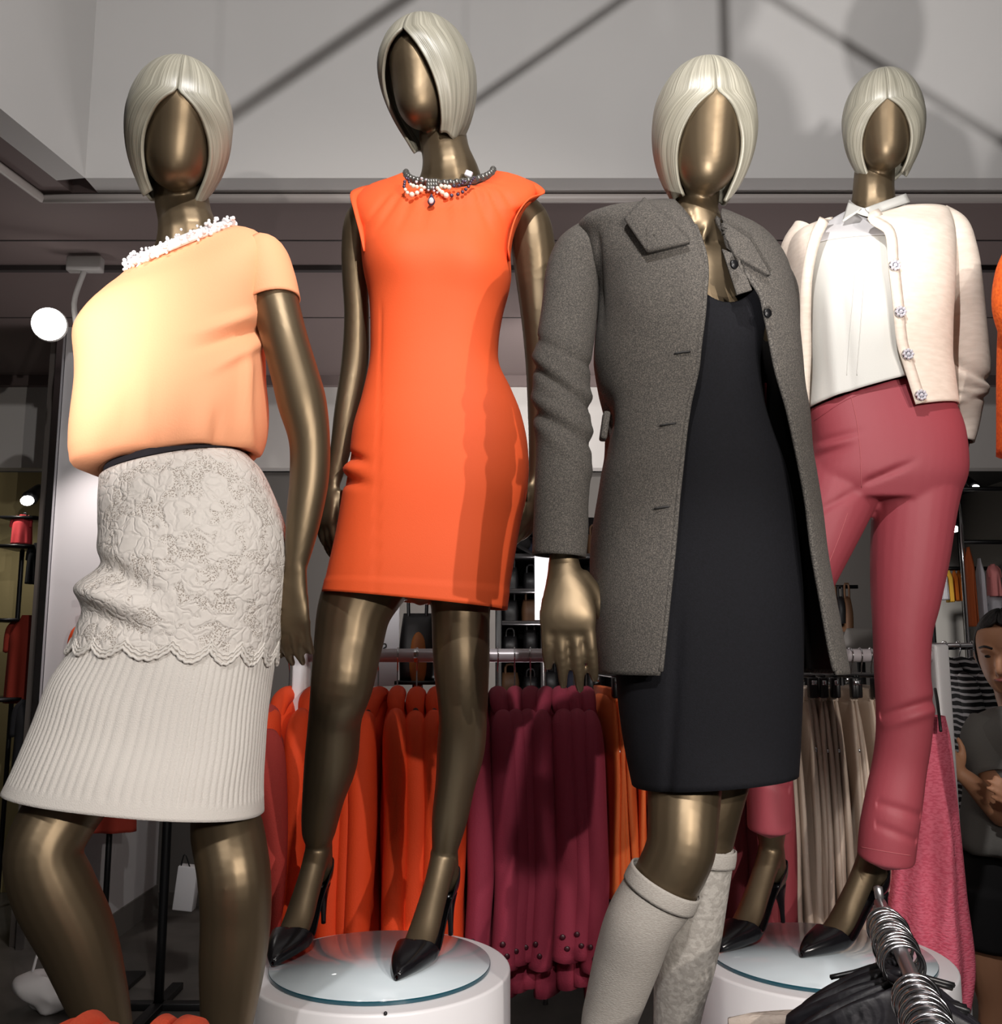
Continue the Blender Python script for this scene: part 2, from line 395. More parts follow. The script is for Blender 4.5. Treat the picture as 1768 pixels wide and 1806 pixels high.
# square column at the left with a dark mirrored strip beside it
c0 = at(80, 1150, 5.2); c1 = at(210, 1150, 5.2); c2 = c1
cw = c1.x - c0.x
struct('wall_column', mbox(((c0.x + c1.x) / 2, 5.2 + .38, CEIL / 2), (cw, .76, CEIL)), M['column'])
struct('baseboard_column', mbox(((c0.x + c1.x) / 2, 5.2 + .38, .07), (cw + .02, .78, .14)), M['walldark'])
struct('trim_7', mbox((c0.x - .02, 5.19, CEIL / 2), (.035, .04, CEIL)), M['chrome'])
struct('trim_8', mbox((c0.x - .07, 5.24, CEIL / 2), (.05, .04, CEIL)), M['mirror'])

# ---------------------------------------------------------------- spot lamps of the room
def lamp_mat(): return mat('lamp_glow', (255, 252, 246), 0.4, emis=14)
M['glow'] = lamp_mat()
M['housing'] = mat('white_housing', (150, 146, 144), 0.5)
p = at(88, 573, 4.1); br = at(150, 476, 4.2); br.z = CEIL - .02
L_ = thing('track_spotlight', 'glowing round track spotlight hanging under the ceiling at far left', 'spotlight', (br.x, br.y, CEIL))
obj('track_adapter', mbox(br - Vector((0, 0, .03)), (.16, .05, .07), None, .008), M['housing'], L_)
obj('bracket', mtube([(*(br - Vector((0, 0, .05))), .012, 1), (br.x - .03, br.y - .02, p.z + .14, .012, 1), (*(p + Vector((.09, .06, .02))), .014, 1)], n=10, step=.03), M['housing'], L_)
dl = (Vector((-.55, .6, 1.2)) - p).normalized(); tl = (CAM + Vector((-.5, .0, .4)) - p).normalized()
q_ = tl.to_track_quat('Z', 'Y').to_matrix()
hb = bmesh.new(); tube(hb, [(*(p - tl * .16), .03, 1), (*(p - tl * .12), .055, 1), (*(p - tl * .02), .072, 1), (*(p - tl * .0), .075, 1)], n=24, step=.02); obj('lamp_housing', mesh_of(hb), M['housing'], L_)
lb = bmesh.new(); bmesh.ops.create_cone(lb, cap_ends=True, segments=32, radius1=.07, radius2=.07, depth=.01, matrix=Matrix.Translation(p + tl * .04) @ q_.to_4x4())
obj('lens', mesh_of(lb), M['glow'], L_, label='bright glowing lens')
def small_spot(px, py, Y, r, label, cone=None):
    p = at(px, py, Y); L2 = thing('ceiling_spotlight', label, 'spotlight', tuple(p))
    b = bmesh.new(); sphere(b, p, r * ppm(Y), (1, .5, .75)); obj('lens', mesh_of(b), M['glow'], L2)
    obj('lamp_housing', mtube([(*(p + Vector((0, .03, .02))), r * ppm(Y) * 1.15, 1), (*(p + Vector((0, .15, .10))), r * ppm(Y) * .8, 1)], n=14), M['blackplastic'], L2)
small_spot(48, 883, 6.0, 12, 'small glowing spotlight above the red garment at far left')
small_spot(1684, 933, 7.2, 8, 'small oval glowing spotlight in the dark shop beyond the burgundy trousers')
small_spot(1722, 860, 7.6, 7, 'small spotlight glowing in the black ceiling above the far rack at right edge')
light('lamp_light_left', 'SPOT', at(150, 900, 4.9) + Vector((-.05, -.1, .55)), at(170, 1080, 5.2), 40, .03, (1, .9, .86), 80, 1)
light('far_rack_light', 'SPOT', (3.1, 7.6, 2.75), (3.2, 9.3, 1.6), 130, .05, (1, .96, .9), 80, .7)
light('far_rack_light_left', 'SPOT', (2.35, 7.8, 2.75), (2.5, 9.3, 1.5), 60, .05, (1, .95, .88), 60, .7)
light('back_wall_light', 'SPOT', (.2, 4.6, 3.0), (.2, 6.3, 2.5), 60, .05, (1, .97, .94), 110, .8)
light('ceiling_wash', 'AREA', (.3, 4.9, .9), (.3, 5.2, 3.2), 58, 1.2, (1, .94, .92))
light('far_left_light', 'SPOT', (-3.1, 5.6, 2.6), (-3.2, 6.3, 1.2), 16, .05, (1, .95, .85), 90, .8)

# ---------------------------------------------------------------- white drums and glass discs
def drum(c, r, h, label):
    t = thing('display_drum', label, 'plinth', (c.x, c.y, 0))
    obj('drum_body', bmx(lambda b: cyl(b, Vector((c.x, c.y, h / 2)), r, h, 96, .006)), M['white'], t)
    return t
def disc(c, r, z, label, group):
    t = thing('glass_disc', label, 'glass disc', (c.x, c.y, z))
    obj('disc_top', bmx(lambda b: cyl(b, Vector((c.x, c.y, z + .0085)), r - .001, .003, 96)), M['glass'], t)
    obj('disc_edge', bmx(lambda b: cyl(b, Vector((c.x, c.y, z + .0045)), r, .008, 96, .001)), M['glassedge'], t, label='dark green glass edge')
GD = .012
for c, z, r1, r2, lb, ld, sx in ((DISC2c, Z2c, .262, .222, 'white display drum under the mannequin in the orange dress', 'round glass disc under the feet of the orange dress mannequin', (680, 1788)), (DISC4c, Z4c, .278, .238, 'white display drum under the mannequin in burgundy trousers', 'round glass disc under the feet of the burgundy trousers mannequin', (1452, 1757))):
    d_ = drum(c, r1, z - GD, lb); disc(c, r2, z - GD, ld, None)
    s_ = Vector((c.x + .0, c.y, 0)); a = at(sx[0], sx[1], c.y - r1); sc_ = Vector((a.x, c.y - math.sqrt(max(0, r1**2 - (a.x - c.x)**2)) - .001, a.z))
    obj('screw_hole', bmx(lambda b: sphere(b, sc_, .0035, u=8, v=6)), M['darkhole'], d_)
drum(Vector((at(1150, 1900, 1.67).x, 1.83, 0)), .30, .60, 'white display drum whose rim shows behind the grey knee socks')
drum(Vector((at(310, 1900, 1.7).x, 1.70, 0)), .27, .56, 'white display drum under the mannequin in the lace skirt')
# ================================================================ mannequins
def head_matrix(px, py, Y, yaw, pitch, roll):
    return Matrix.Translation(at(px, py, Y)) @ Matrix.Rotation(math.radians(yaw), 4, 'Z') @ Matrix.Rotation(math.radians(pitch), 4, 'X') @ Matrix.Rotation(math.radians(roll), 4, 'Y')
def egg(bm, Mt, s=1.0):
    prof = [(0, .02), (.02, .24), (.06, .44), (.14, .64), (.26, .81), (.42, .94), (.58, .99), (.7, 1.0), (.82, .9), (.92, .66), (.98, .34), (1.0, .05)]
    n = 28; R = []
    for z, f, _ in spl([(a, b, 0) for a, b in prof], 26):
        f = max(f, .015); zz = -.117 + .219 * z
        cy = -.030 * (1 - smooth(0, .5, z)); row = []
        for k in range(n):
            th = 2 * PI * k / n; c, q = math.cos(th), math.sin(th)
            y = -(.094 * f) * q if q > 0 else -(.09 * f) * q
            row.append(bm.verts.new(Mt @ (Vector((.076 * f * c * (1 - .10 * max(0, q)), cy + y, zz)) * s)))
        R.append(row)
    for A, B in zip(R, R[1:]):
        for k in range(n): bm.faces.new((A[k], A[(k + 1) % n], B[(k + 1) % n], B[k]))
    bm.faces.new(R[0]); bm.faces.new(R[-1])
def wig(Mt, s, za=.045, open_=58, skew=0.0, seed=1, k=.058, zl=-.128, taper=.55, asym=0):
    """bobbed wig: za height where the parting opens over the face"""
    nr, nc = 56, 150; P = []; rnd = random.Random(seed)
    ph = [rnd.uniform(0, 6) for _ in range(4)]
    for i in range(nr):
        t = i / (nr - 1)
        if t < .5:
            al = math.radians(2 + 88 * t / .5); z = .005 + .122 * math.cos(al); rho = math.sin(al)
        else:
            u_ = (t - .5) / .5; z = .005 + (zl - .005) * u_; rho = 1 - (1 - taper) * u_ ** 2.2
        dz = za - z
        o = math.radians(open_) * (1 - math.exp(-dz / k)) if dz > 0 else 0
        row = []
        for j in range(nc):
            u = j / (nc - 1); d = min(u, 1 - u)
            f = o * (1 + asym) + skew * (1 if dz < 0 else math.exp(-dz / .05)) + (2 * PI - 2 * o) * u
            r = 1 + .008 * math.sin(u * 41 + ph[0] + t * 3) * smooth(.1, .5, t) + .005 * math.sin(u * 97 + ph[1]) * smooth(.1, .4, t)
            r -= .022 * math.exp(-(d / .008) ** 2) * smooth(.012, -.004, dz) * smooth(.3, .6, rho)
            r -= .085 * math.exp(-(d / .05) ** 2) * smooth(.0, .05, dz)
            x, y = -.0955 * rho * math.sin(f) * r, -.108 * rho * math.cos(f) * r
            row.append(Mt @ (Vector((x, y, z + .005 * math.sin(u * 29 + ph[2]) * smooth(.9, 1, t))) * s))
        P.append(row)
    return solid(grid(P, closed=False), .006 * s, off=-1)
def hand(bm, wr, dv, lat, s=1.0, curl=0.5, spread=0.18, thumb=(0.75, 0.62), fl=1.08, side=1):
    """wr wrist, dv pointing along the fingers, lat towards the thumb; back of the hand = lat x dv"""
    dv = dv.normalized(); lat = (lat - dv * lat.dot(dv)).normalized(); nb = lat.cross(dv).normalized() * side
    def L(x, y, z): return wr + (lat * x + dv * y + nb * z) * s
    nrm = nb
    # palm
    pal = [(0, -.01, .0, .021, .72), (0, .015, .0, .025, .66), (.002, .05, .002, .036, .42), (.001, .08, .003, .041, .33), (0, .098, .0, .039, .26)]
    tube(bm, [(*L(a, b, c), r * s, q) for a, b, c, r, q in pal], n=18, step=.006, flat=nb)
    for x, ln, ry in ((.030, .076, .0), (.010, .088, .0), (-.011, .082, .0), (-.030, .064, -.006)):
        p = Vector((x * .95, .085 + ry, .0)); ang = 0.12; st = [(*L(*p), .0098 * s, 1)]
        sp = x / .03 * spread
        for seg, fr in ((.45, .35), (.32, .8), (.27, .6)):
            ang += curl * fr
            p = p + Vector((math.sin(sp) * math.cos(ang), math.cos(sp) * math.cos(ang), -math.sin(ang))) * (ln * fl * seg)
            st.append((*L(*p), (.0092 if seg > .4 else .0082 if seg > .3 else .0062) * s, 1))
        tube(bm, st, n=12, step=.005, flat=nb)
    p = Vector((.020, .022, -.006)); st = [(*L(*p), .016 * s, 1)]
    for q, r in ((.034, .0135), (.032, .0105), (.026, .007)):
        p = p + Vector((thumb[0] * (1 if q > .033 else .62 if q > .03 else .25), thumb[1] + (0 if q > .033 else .2), -.30)).normalized() * q
        st.append((*L(*p), r * s, 1))
    tube(bm, st, n=12, step=.005, flat=nb)
def foot(bm, Mt):
    def g(st): return [(*(Mt @ Vector(q[:3])), q[3], q[4]) for q in st]
    fl = Mt.to_3x3() @ Vector((0, 0, 1))
    tube(bm, g([(0, -.012, .19, .031, 1), (0, -.004, .15, .030, 1.05), (0, .006, .12, .027, 1), (0, .008, .105, .02, 1)]), n=14, step=.008)
    tube(bm, g([(0, -.010, .178, .030, 1), (0, -.05, .132, .0285, .9), (0, -.09, .09, .030, .8), (0, -.135, .048, .033, .62), (0, -.18, .024, .031, .5), (0, -.215, .016, .02, .5)]), n=16, step=.008, flat=fl)
def shoe(Mt, parent):
    sec = [(.0, .037, .104, .088, .007, 1.62), (.0, .030, .096, .098, .021, 1.62), (0, .010, .089, .10, .030, 1.58), (0, -.02, .080, .096, .032, 1.42), (0, -.06, .056, .085, .033, 1.28),
           (0, -.10, .029, .072, .038, 1.26), (0, -.135, .008, .062, .043, 1.34), (0, -.155, .002, .058, .045, 1.5), (0, -.166, 0, .056, .0445, 1.9), (0, -.174, 0, .053, .043, 2.6), (0, -.180, 0, .051, .042, 3.14), (0, -.215, 0, .040, .033, 3.14), (0, -.245, 0, .028, .020, 3.14), (0, -.260, 0, .019, .011, 3.14), (0, -.268, 0, .011, .004, 3.14)]
    P = []
    for q in spl([(s[1], s[2], 0, s[3], s[4], s[5]) for s in sec], 80):
        y, zb, _, h, wd, cov = q; cov = min(PI, cov); row = []
        for j in range(37):
            f = -cov + 2 * cov * j / 36
            row.append(Mt @ Vector((max(wd, .002) * spow(math.sin(f), .85), y, zb + h / 2 * (1 - spow(math.cos(f), .8)))))
        P.append(row)
    g_ = bmesh.new(); g_.from_mesh(grid(P, closed=False)); bmesh.ops.remove_doubles(g_, verts=g_.verts, dist=.0006)
    s = obj('shoe', solid(mesh_of(g_), .003), M['shoe'], parent)
    obj('stiletto_heel', mtube([(*(Mt @ Vector((0, .014, .094))), .021, 1), (*(Mt @ Vector((0, .026, .062))), .011, 1), (*(Mt @ Vector((0, .033, .03))), .0065, 1), (*(Mt @ Vector((0, .035, .003))), .0055, 1)], n=12, step=.006), M['shoe'], s)
    return s
def foot_matrix(toe, yaw):          # yaw: direction the toe points, 0 = towards the camera, + = right
    d = Vector((math.sin(yaw), -math.cos(yaw), 0))
    o = toe - d * .268
    return Matrix.Translation(o) @ Matrix.Rotation(yaw, 4, 'Z')
def solve_foot(toe_px, zd, ankle_x):
    toe = atz(toe_px[0], toe_px[1], zd); best = None
    for i in range(-80, 81):
        y = math.radians(i); Mt = foot_matrix(toe, y); e = abs(proj(Mt @ Vector((0, -.012, .17)))[0] - ankle_x)
        if best is None or e < best[0]: best = (e, Mt)
    return best[1]
def ankle_of(Mt): return Mt @ Vector((0, -.010, .185))
def lower(st, Mt, D, k0):
    a = ankle_of(Mt); ay = proj(a)[1]; y0 = st[k0][1]; d0 = st[k0][3]; o = []
    for i, q in enumerate(st):
        q = list(q) + [0] * (4 - len(q))
        if i > k0: f = min(1, (q[1] - y0) / (ay - y0)); q[3] = d0 + (a.y - D - d0) * f
        o.append(tuple(q))
    return o
def body(parent, bm, v=.004):
    return obj('body', remesh(mesh_of(bm), v, 7), M['bronze'], parent)
def strip(P0, w, lift=.004, t=.002):     # narrow raised band along points P0
    P = []
    for i, p in enumerate(P0):
        d = (P0[min(i + 1, len(P0) - 1)] - P0[max(0, i - 1)]).normalized(); a = d.cross(Vector((0, 1, 0))).normalized()
        P.append([p - a * w / 2, p + Vector((0, -lift, 0)), p + a * w / 2])
    return solid(grid(P, closed=False), t, 0)
def leafgrid(px, D, bulge=.0, n=14):
    c = [at(q[0], q[1], D + q[2]) for q in px]
    return grid([[(c[0] * (1 - u / (n - 1)) + c[1] * (u / (n - 1))) * (1 - v / (n - 1)) + (c[3] * (1 - u / (n - 1)) + c[2] * (u / (n - 1))) * (v / (n - 1)) for u in range(n)] for v in range(n)], closed=False)
def leaf(px, D, t=.006, bulge=.0, n=10):
    """a cloth flap from four pixel corners (x, y, depth offset), bulging towards the viewer"""
    c = [at(q[0], q[1], D + q[2]) for q in px]; P = []
    for i in range(n):
        v = i / (n - 1); row = []
        for j in range(n):
            u = j / (n - 1)
            p = (c[0] * (1 - u) + c[1] * u) * (1 - v) + (c[3] * (1 - u) + c[2] * u) * v
            row.append(p + Vector((0, -bulge * 16 * u * (1 - u) * v * (1 - v), 0)))
        P.append(row)
    return solid(grid(P, closed=False), t, 0)

# ---------------------------------------------------------------- 1: coral blouse and lace skirt
D1 = 1.70; Z1 = .56
R1 = thing('mannequin', 'bronze mannequin with blonde bob in coral blouse and ivory lace skirt, at far left', 'mannequin', (at(318, 900, D1).x, D1, Z1))
bm = bmesh.new(); H = head_matrix(316, 226, D1 - .045, 19, 18, 2)
egg(bm, H)
tube(bm, W([(318, 290, 44, .03, .85), (320, 345, 50, .025, .85), (327, 385, 50, .01, .9), (333, 412, 56, 0), (335, 448, 66, .02, .8)], D1))
tube(bm, W([(333, 432, 48, .03, .7), (322, 480, 88, .03, .6), (312, 545, 132, .03, .65), (305, 610, 145, .03, .75), (305, 700, 118, .03, .7), (312, 780, 110, .03, .7), (322, 850, 118, .03, .78), (335, 950, 132, .03, .8), (325, 1070, 136, .03, .75), (310, 1160, 110, .03, .8)], D1), n=28)
tube(bm, W([(455, 445, 40, .0), (474, 490, 44, -.01), (487, 540, 43, -.01), (503, 600, 42, -.02), (520, 660, 43, -.02), (533, 710, 44, -.02), (546, 775, 37, -.02), (546, 840, 35, -.02), (538, 900, 32, -.02), (530, 950, 27, -.02), (521, 1005, 19, -.02, .95)], D1), n=18)
hand(bm, at(520, 1008, D1 - .02), at(503, 1190, D1 + .02) - at(520, 1008, D1 - .02), Vector((-1, .35, 0)), 1.02, .34, .05, (.4, .95))
tube(bm, W([(235, 545, 32, .07), (195, 610, 34, .13), (185, 700, 32, .2), (215, 800, 27, .24), (255, 880, 20, .26)], D1))
L1 = [(265, 1120, 80, .03), (225, 1240, 72, .02), (165, 1350, 66, .0), (105, 1440, 63, -.03), (76, 1505, 62, -.05), (95, 1570, 66, -.04), (134, 1650, 62, -.02), (167, 1746, 51, .0), (186, 1810, 42, .01)]
L2 = [(385, 1150, 80, .03), (385, 1300, 64, .03), (396, 1440, 56, .02), (400, 1462, 60, .01), (413, 1540, 60, -.02), (416, 1619, 58, -.01), (410, 1703, 54, .0), (401, 1802, 43, .01)]
for st, tx, yw in ((L1, 212, -.25), (L2, 392, .12)):
    a = at(tx, 2000, D1 + .02); a.z = Z1 + .185
    d = Vector((math.sin(yw), -math.cos(yw), 0)); Mt = foot_matrix(Vector((a.x, a.y, Z1)) + d * .258, yw)
    tube(bm, W(st + [(ankle_of(Mt) * .4 + at(st[-1][0], st[-1][1], D1) * .6, .036), (ankle_of(Mt), .029)], D1), n=20)
    foot(bm, Mt); shoe(Mt, R1)
body(R1, bm)
obj('wig', wig(H @ Matrix.Translation((0, .004, 0)), 1.0, za=.045, skew=.08, seed=3), M['wig'], R1)
def d_blouse(th, v, p):
    x, y = proj(p)
    d = 0
    if math.sin(th) > -.3:
        d += .010 * nz(p, 7) + .006 * math.sin(x * .055 + y * .01) * smooth(640, 790, y)
        d += .012 * fold(y - .32 * (430 - x), 560, 9) * smooth(300, 420, x) * smooth(470, 420, x)
        d -= .010 * fold(y - .30 * (430 - x), 590, 9) * smooth(300, 420, x)
        d += .008 * fold(y - .55 * (430 - x), 620, 10) * smooth(330, 420, x) - .008 * fold(x, 240 + .02 * (y - 560), 8) * smooth(600, 680, y) + .010 * fold(x, 438, 8) * smooth(600, 660, y)
        d -= .012 * fold(x, 257 + (802 - y) * .1, 10) * smooth(720, 800, y)
        d -= .010 * fold(x, 385, 9) * smooth(700, 765, y)
        d += .010 * fold(x, 190, 30) * smooth(700, 800, y)
    return d
rows = [(228, 474, 410, 397, .062), (215, 487, 445, 404, .07), (190, 510, 476, 432, .085), (164, 545, 478, 490, .105), (142, 582, 470, 548, .12), (138, 604, 462, 597, .125), (142, 650, 464, 645, .125), (141, 730, 467, 700, .13), (140, 785, 463, 745, .135), (140, 812, 455, 780, .135), (146, 834, 444, 800, .125), (170, 838, 432, 798, .112), (196, 836, 424, 786, .105)]
def d_slv(th, v, p): return .003 * nz(p, 12)
P = wrap(rows, D1, 70, 90, 2.4, d_blouse, tilt=lambda v: .03 * smooth(.3, 0, v))
bl = obj('blouse', solid(grid(P), .003), M['coral'], R1)
sl = []
ax = [(443, 440, 36, 0), (461, 455, 46, -.0), (472, 490, 50, -.005), (481, 534, 51, -.01)]
q = W(ax, D1); bmm = bmesh.new(); tube(bmm, q, n=36, step=.006, cap=False)
sv = obj('sleeve', solid(mesh_of(bmm), .003), M['coral'], bl)
# beaded collar
cl = bmesh.new(); rnd = random.Random(2); base = []
for i in range(72):
    th = 2 * PI * i / 72
    A = at(234, 470, D1); B = at(406, 396, D1); C = (A + B) / 2; U = (B - A) / 2
    p = C + U * math.cos(th) + Vector((0, -.072, 0)) * math.sin(th) + Vector((0, 0, -.034 * max(0, math.sin(th))))
    base.append((*p, .0095, .8))
tube(cl, base, n=10, step=.006, cap=False)
for i in range(330):
    b = base[i % 72]; p = Vector(b[:3]) + Vector((rnd.uniform(-.01, .01), -rnd.uniform(.0, .012), rnd.uniform(-.012, .014)))
    sphere(cl, p, rnd.uniform(.0022, .0045), u=6, v=4)
obj('collar', mesh_of(cl), M['beads'], bl)
# skirt
def skirt_rows(): return [(193, 852, 432, 804, .115), (192, 884, 455, 830, .125), (194, 924, 478, 880, .135), (196, 955, 494, 930, .145), (186, 1004, 503, 977, .15), (168, 1050, 500, 1030, .15), (155, 1108, 490, 1105, .145), (139, 1149, 478, 1170, .14), (102, 1203, 467, 1252, .135), (74, 1272, 462, 1320, .135), (45, 1346, 457, 1385, .145), (24, 1390, 458, 1436, .15)]
def d_sk0(th, v, p):
    x, y = proj(p); d = 0
    if math.sin(th) > -.2 and x < 300:
        d += .022 * fold(y - .35 * (x - 180), 1046, 20) * fold(x, 190, 60) - .018 * fold(y - .45 * (x - 180), 1000, 22) * fold(x, 200, 60) - .012 * fold(y - .3 * (x - 180), 1092, 18) * fold(x, 200, 60)
    return d + .0025 * nz(p, 10)
def d_skirt(th, v, p):
    x, y = proj(p)
    rib = (.0026 * abs(math.sin(th * 44)) ** .6) if .52 < v < .955 else (.0022 if v >= .955 else 0)
    return d_sk0(th, v, p) + rib
sk = obj('skirt', solid(grid(wrap(skirt_rows(), D1, 110, 540, 2.35, d_skirt)), .003), M['skirt'], R1)
P = wrap(skirt_rows(), D1, 110, 300, 2.35, lambda th, v, p: d_sk0(th, v, p) + .0035)
cut = []
for i, r in enumerate(P):
    v = i / 109
    if v > .62: break
    cut.append(r)
nr = len(cut)
for j in range(300):
    th = 2 * PI * j / 300
    lim = .535 + .032 * abs(math.sin(th * 9)) + .006 * abs(math.sin(th * 54))
    k = lim * 109
    for i in range(nr):
        s = i / (nr - 1) * k; a = int(s); fr = s - a
        cut_p = P[a][j] * (1 - fr) + P[min(a + 1, 109)][j] * fr
        cut[i] = list(cut[i]); cut[i][j] = cut_p
obj('lace_overlay', solid(grid(cut), .0025, 1), M['lace'], sk)
sc = bmesh.new()
for dd, rr in ((0, .0028), (-.012, .002), (-.022, .0016)):
    st = []
    for j in range(0, 300):
        th = 2 * PI * j / 300; k = (.535 + .032 * abs(math.sin(th * 9)) + .006 * abs(math.sin(th * 54)) + dd) * 109; a = int(k); fr = k - a
        p = P[a][j] * (1 - fr) + P[a + 1][j] * fr; st.append((*(p + (p - sum(P[a], Vector()) / 300).normalized() * .003), rr, 1))
    st.append(st[0]); tube(sc, st, n=6, step=.003, cap=False)
obj('scalloped_border', mesh_of(sc), M['skirt'], sk)
obj('waistband', grid(wrap([(200, 822, 424, 772, .108), (194, 838, 429, 790, .113), (195, 846, 430, 800, .112)], D1, 8, 60)), M['navy_band'], sk)

# ---------------------------------------------------------------- 2: orange dress
D2 = 2.02; DISC2 = at(672, 1694, 2.06); Z2 = DISC2.z
R2 = thing('mannequin', 'tall bronze mannequin in sleeveless orange dress with jewelled necklace, head turned aside', 'mannequin', (DISC2.x, DISC2.y, Z2))
bm = bmesh.new(); H = head_matrix(752, 141, D2 - .03, -25, 10, -1)
egg(bm, H @ Matrix.Scale(1.02, 4))
tube(bm, W([(780, 205, 42, .04, .9), (782, 245, 45, .03, .9), (788, 275, 46, .01), (793, 300, 54, .01), (795, 330, 64, .02, .8)], D2))
tube(bm, W([(794, 322, 52, .03, .6), (790, 356, 122, .03, .5), (778, 400, 118, .03, .6), (770, 470, 112, .03, .7), (766, 560, 102, .03, .75), (765, 640, 98, .03, .72), (770, 720, 120, .03, .75), (772, 800, 138, .03, .75), (765, 880, 142, .03, .75), (750, 960, 135, .03, .75), (745, 1020, 110, .03, .75)], D2), n=28)
tube(bm, W([(655, 366, 26, .03), (635, 388, 28, .02), (627, 440, 26, .03), (627, 500, 24, .04), (629, 560, 23, .05), (626, 640, 25, .06), (612, 726, 23, .05), (601, 793, 19, .05), (588, 850, 14, .05, .9)], D2))
hand(bm, at(587, 852, D2 + .05), at(563, 985, D2 + .04) - at(587, 852, D2 + .05), Vector((.7, -.8, 0)), .95, .35, .05, (.4, .95), 1.08, -1)
tube(bm, W([(905, 360, 30, .03), (934, 388, 36, .04), (941, 435, 41, .05), (946, 490, 38, .06), (951, 560, 33, .06), (956, 640, 30, .07), (958, 720, 28, .08), (954, 790, 22, .08), (946, 850, 15, .08, .9)], D2))
hand(bm, at(945, 852, D2 + .08), at(920, 965, D2 + .07) - at(945, 852, D2 + .08), Vector((-.6, -.8, 0)), .92, .5, .1)
fm = [solve_foot((480, 1705), Z2, 562), solve_foot((699, 1730), Z2, 782)]
legs = [[(690, 960, 84, .03), (652, 1020, 74, .02), (626, 1075, 65, .01), (615, 1134, 60, 0), (604, 1205, 54, -.02), (592, 1262, 46, -.01), (584, 1343, 45, .03), (571, 1405, 36, .06), (562, 1468, 28, .08)],
        [(820, 960, 80, .03), (815, 1030, 60, .02), (813, 1075, 52, .02), (814, 1167, 49, 0), (817, 1259, 42, .01), (813, 1322, 41, .03), (803, 1385, 34, .04), (793, 1447, 30, .04)]]
for st, Mt in zip(legs, fm):
    tube(bm, W(lower(st, Mt, D2, 4) + [(ankle_of(Mt), .0275)], D2), n=20); foot(bm, Mt); shoe(Mt, R2)
body(R2, bm)
obj('wig', wig(H @ Matrix.Translation((0, .004, 0)), .985 * 91 / 95 * D2 / D1, za=.068, open_=86, k=.10, skew=-.05, seed=5, asym=.30), M['wig'], R2)
rows = [(712, 303, 872, 300, .07), (690, 312, 905, 306, .075), (655, 324, 940, 322, .08), (630, 345, 945, 345, .085), (628, 375, 925, 372, .095), (636, 410, 908, 408, .105), (640, 443, 900, 450, .115), (644, 480, 901, 500, .118), (652, 530, 888, 555, .105), (654, 590, 880, 605, .095), (653, 640, 881, 645, .095), (640, 700, 902, 690, .105), (624, 755, 920, 735, .12), (618, 800, 931, 790, .13), (607, 865, 931, 860, .135), (594, 940, 917, 932, .13), (580, 1003, 903, 1015, .125), (571, 1044, 895, 1076, .12)]
def d_dress(th, v, p):
    x, y = proj(p); d = 0
    if math.sin(th) > 0:
        for c, sl_, w_, k in ((715, -.55, 6, 1), (735, -.35, 5, .8), (757, -.15, 5, .8), (783, .1, 6, 1), (806, .2, 5, .6), (838, .3, 6, 1), (858, .45, 5, .8), (700, -.75, 6, .8), (878, .6, 6, .7)):
            xc = c + sl_ * (y - 320); d -= .0065 * k * fold(x, xc, w_) * smooth(430, 345, y) * smooth(300, 318, y)
        d += .012 * fold(x, 700, 45) * fold(y, 455, 50) + .012 * fold(x, 835, 45) * fold(y, 460, 50)
        d -= .0022 * (fold(x, 672 - (y - 560) * .02, 2.2) * smooth(520, 560, y))
        d -= .012 * fold(y - .2 * (x - 610), 805, 8) * smooth(660, 620, x) + .012 * fold(y - .1 * (x - 610), 848, 9) * smooth(665, 615, x)
        d += .008 * fold(y, 826, 10) * smooth(660, 615, x)
        d += .0016 * smooth(.962, .966, v)
    return d + .002 * nz(p, 6)
dr = obj('dress', solid(grid(wrap(rows, D2, 150, 150, 2.3, d_dress, tilt=lambda v: .075 * smooth(.26, 0, v))), .003), M['orange'], R2)
# cap sleeves: armhole edges lie over the shoulders
for sgn, pts in ((-1, [(655, 326, .03), (632, 332, .0), (618, 341, -.02), (624, 372, -.045), (634, 410, -.06), (641, 443, -.06)]), (1, [(925, 315, .03), (948, 325, .0), (962, 339, -.02), (934, 350, -.055), (910, 384, -.075), (897, 435, -.075), (900, 460, -.06)])):
    ed = curve_pts([at(a, b, D2 + c) for a, b, c in pts], 24)
    inn = [at(lerp_[0], lerp_[1], D2 - .05) for lerp_ in [(pts[0][0] - sgn * 30 + (0), 326 + 110 * i / 23) for i in range(24)]]
    inn = [q * .25 + e * .75 + Vector((0, .02, 0)) for q, e in zip(inn, ed)]
    obj('cap_sleeve', solid(grid([[e for e in ed], [(e + q) / 2 + Vector((0, -.006, 0)) for e, q in zip(ed, inn)], inn], closed=False), .003, 0), M['orange'], dr)
# necklace
nk = bmesh.new(); C = (at(716, 302, D2) + at(870, 297, D2)) / 2 + Vector((0, .01, 0)); U = (at(868, 297, D2) - at(714, 302, D2)) / 2
def ring(th, drop=0, out=0): return C + U * (1 + out) * math.cos(th) + Vector((0, -.078 - out * .05, 0)) * math.sin(th) + Vector((0, 0, -.068 * max(0, math.sin(th)) - drop))
st = [(*ring(2 * PI * i / 60), .0085 + .0016 * (i % 2), .8) for i in range(60)]; st.append(st[0]); tube(nk, st, n=8, step=.006, cap=False)
for i in range(46): sphere(nk, ring(2 * PI * i / 46) + Vector((0, -.004, .001)), .0075, u=7, v=5)
nkl = obj('necklace', mesh_of(nk), M['gunmetal'], R2)
def pearl(px, py, r, m, dy=-.088):
    obj('pearl', bmx(lambda b: sphere(b, at(px, py, D2 + dy), r * ppm(D2), u=12, v=8)), M[m], nkl)
o_ = (680, 270); k_ = 220 / 1768
def pk(x, y): return o_[0] + x * k_, o_[1] + y * k_
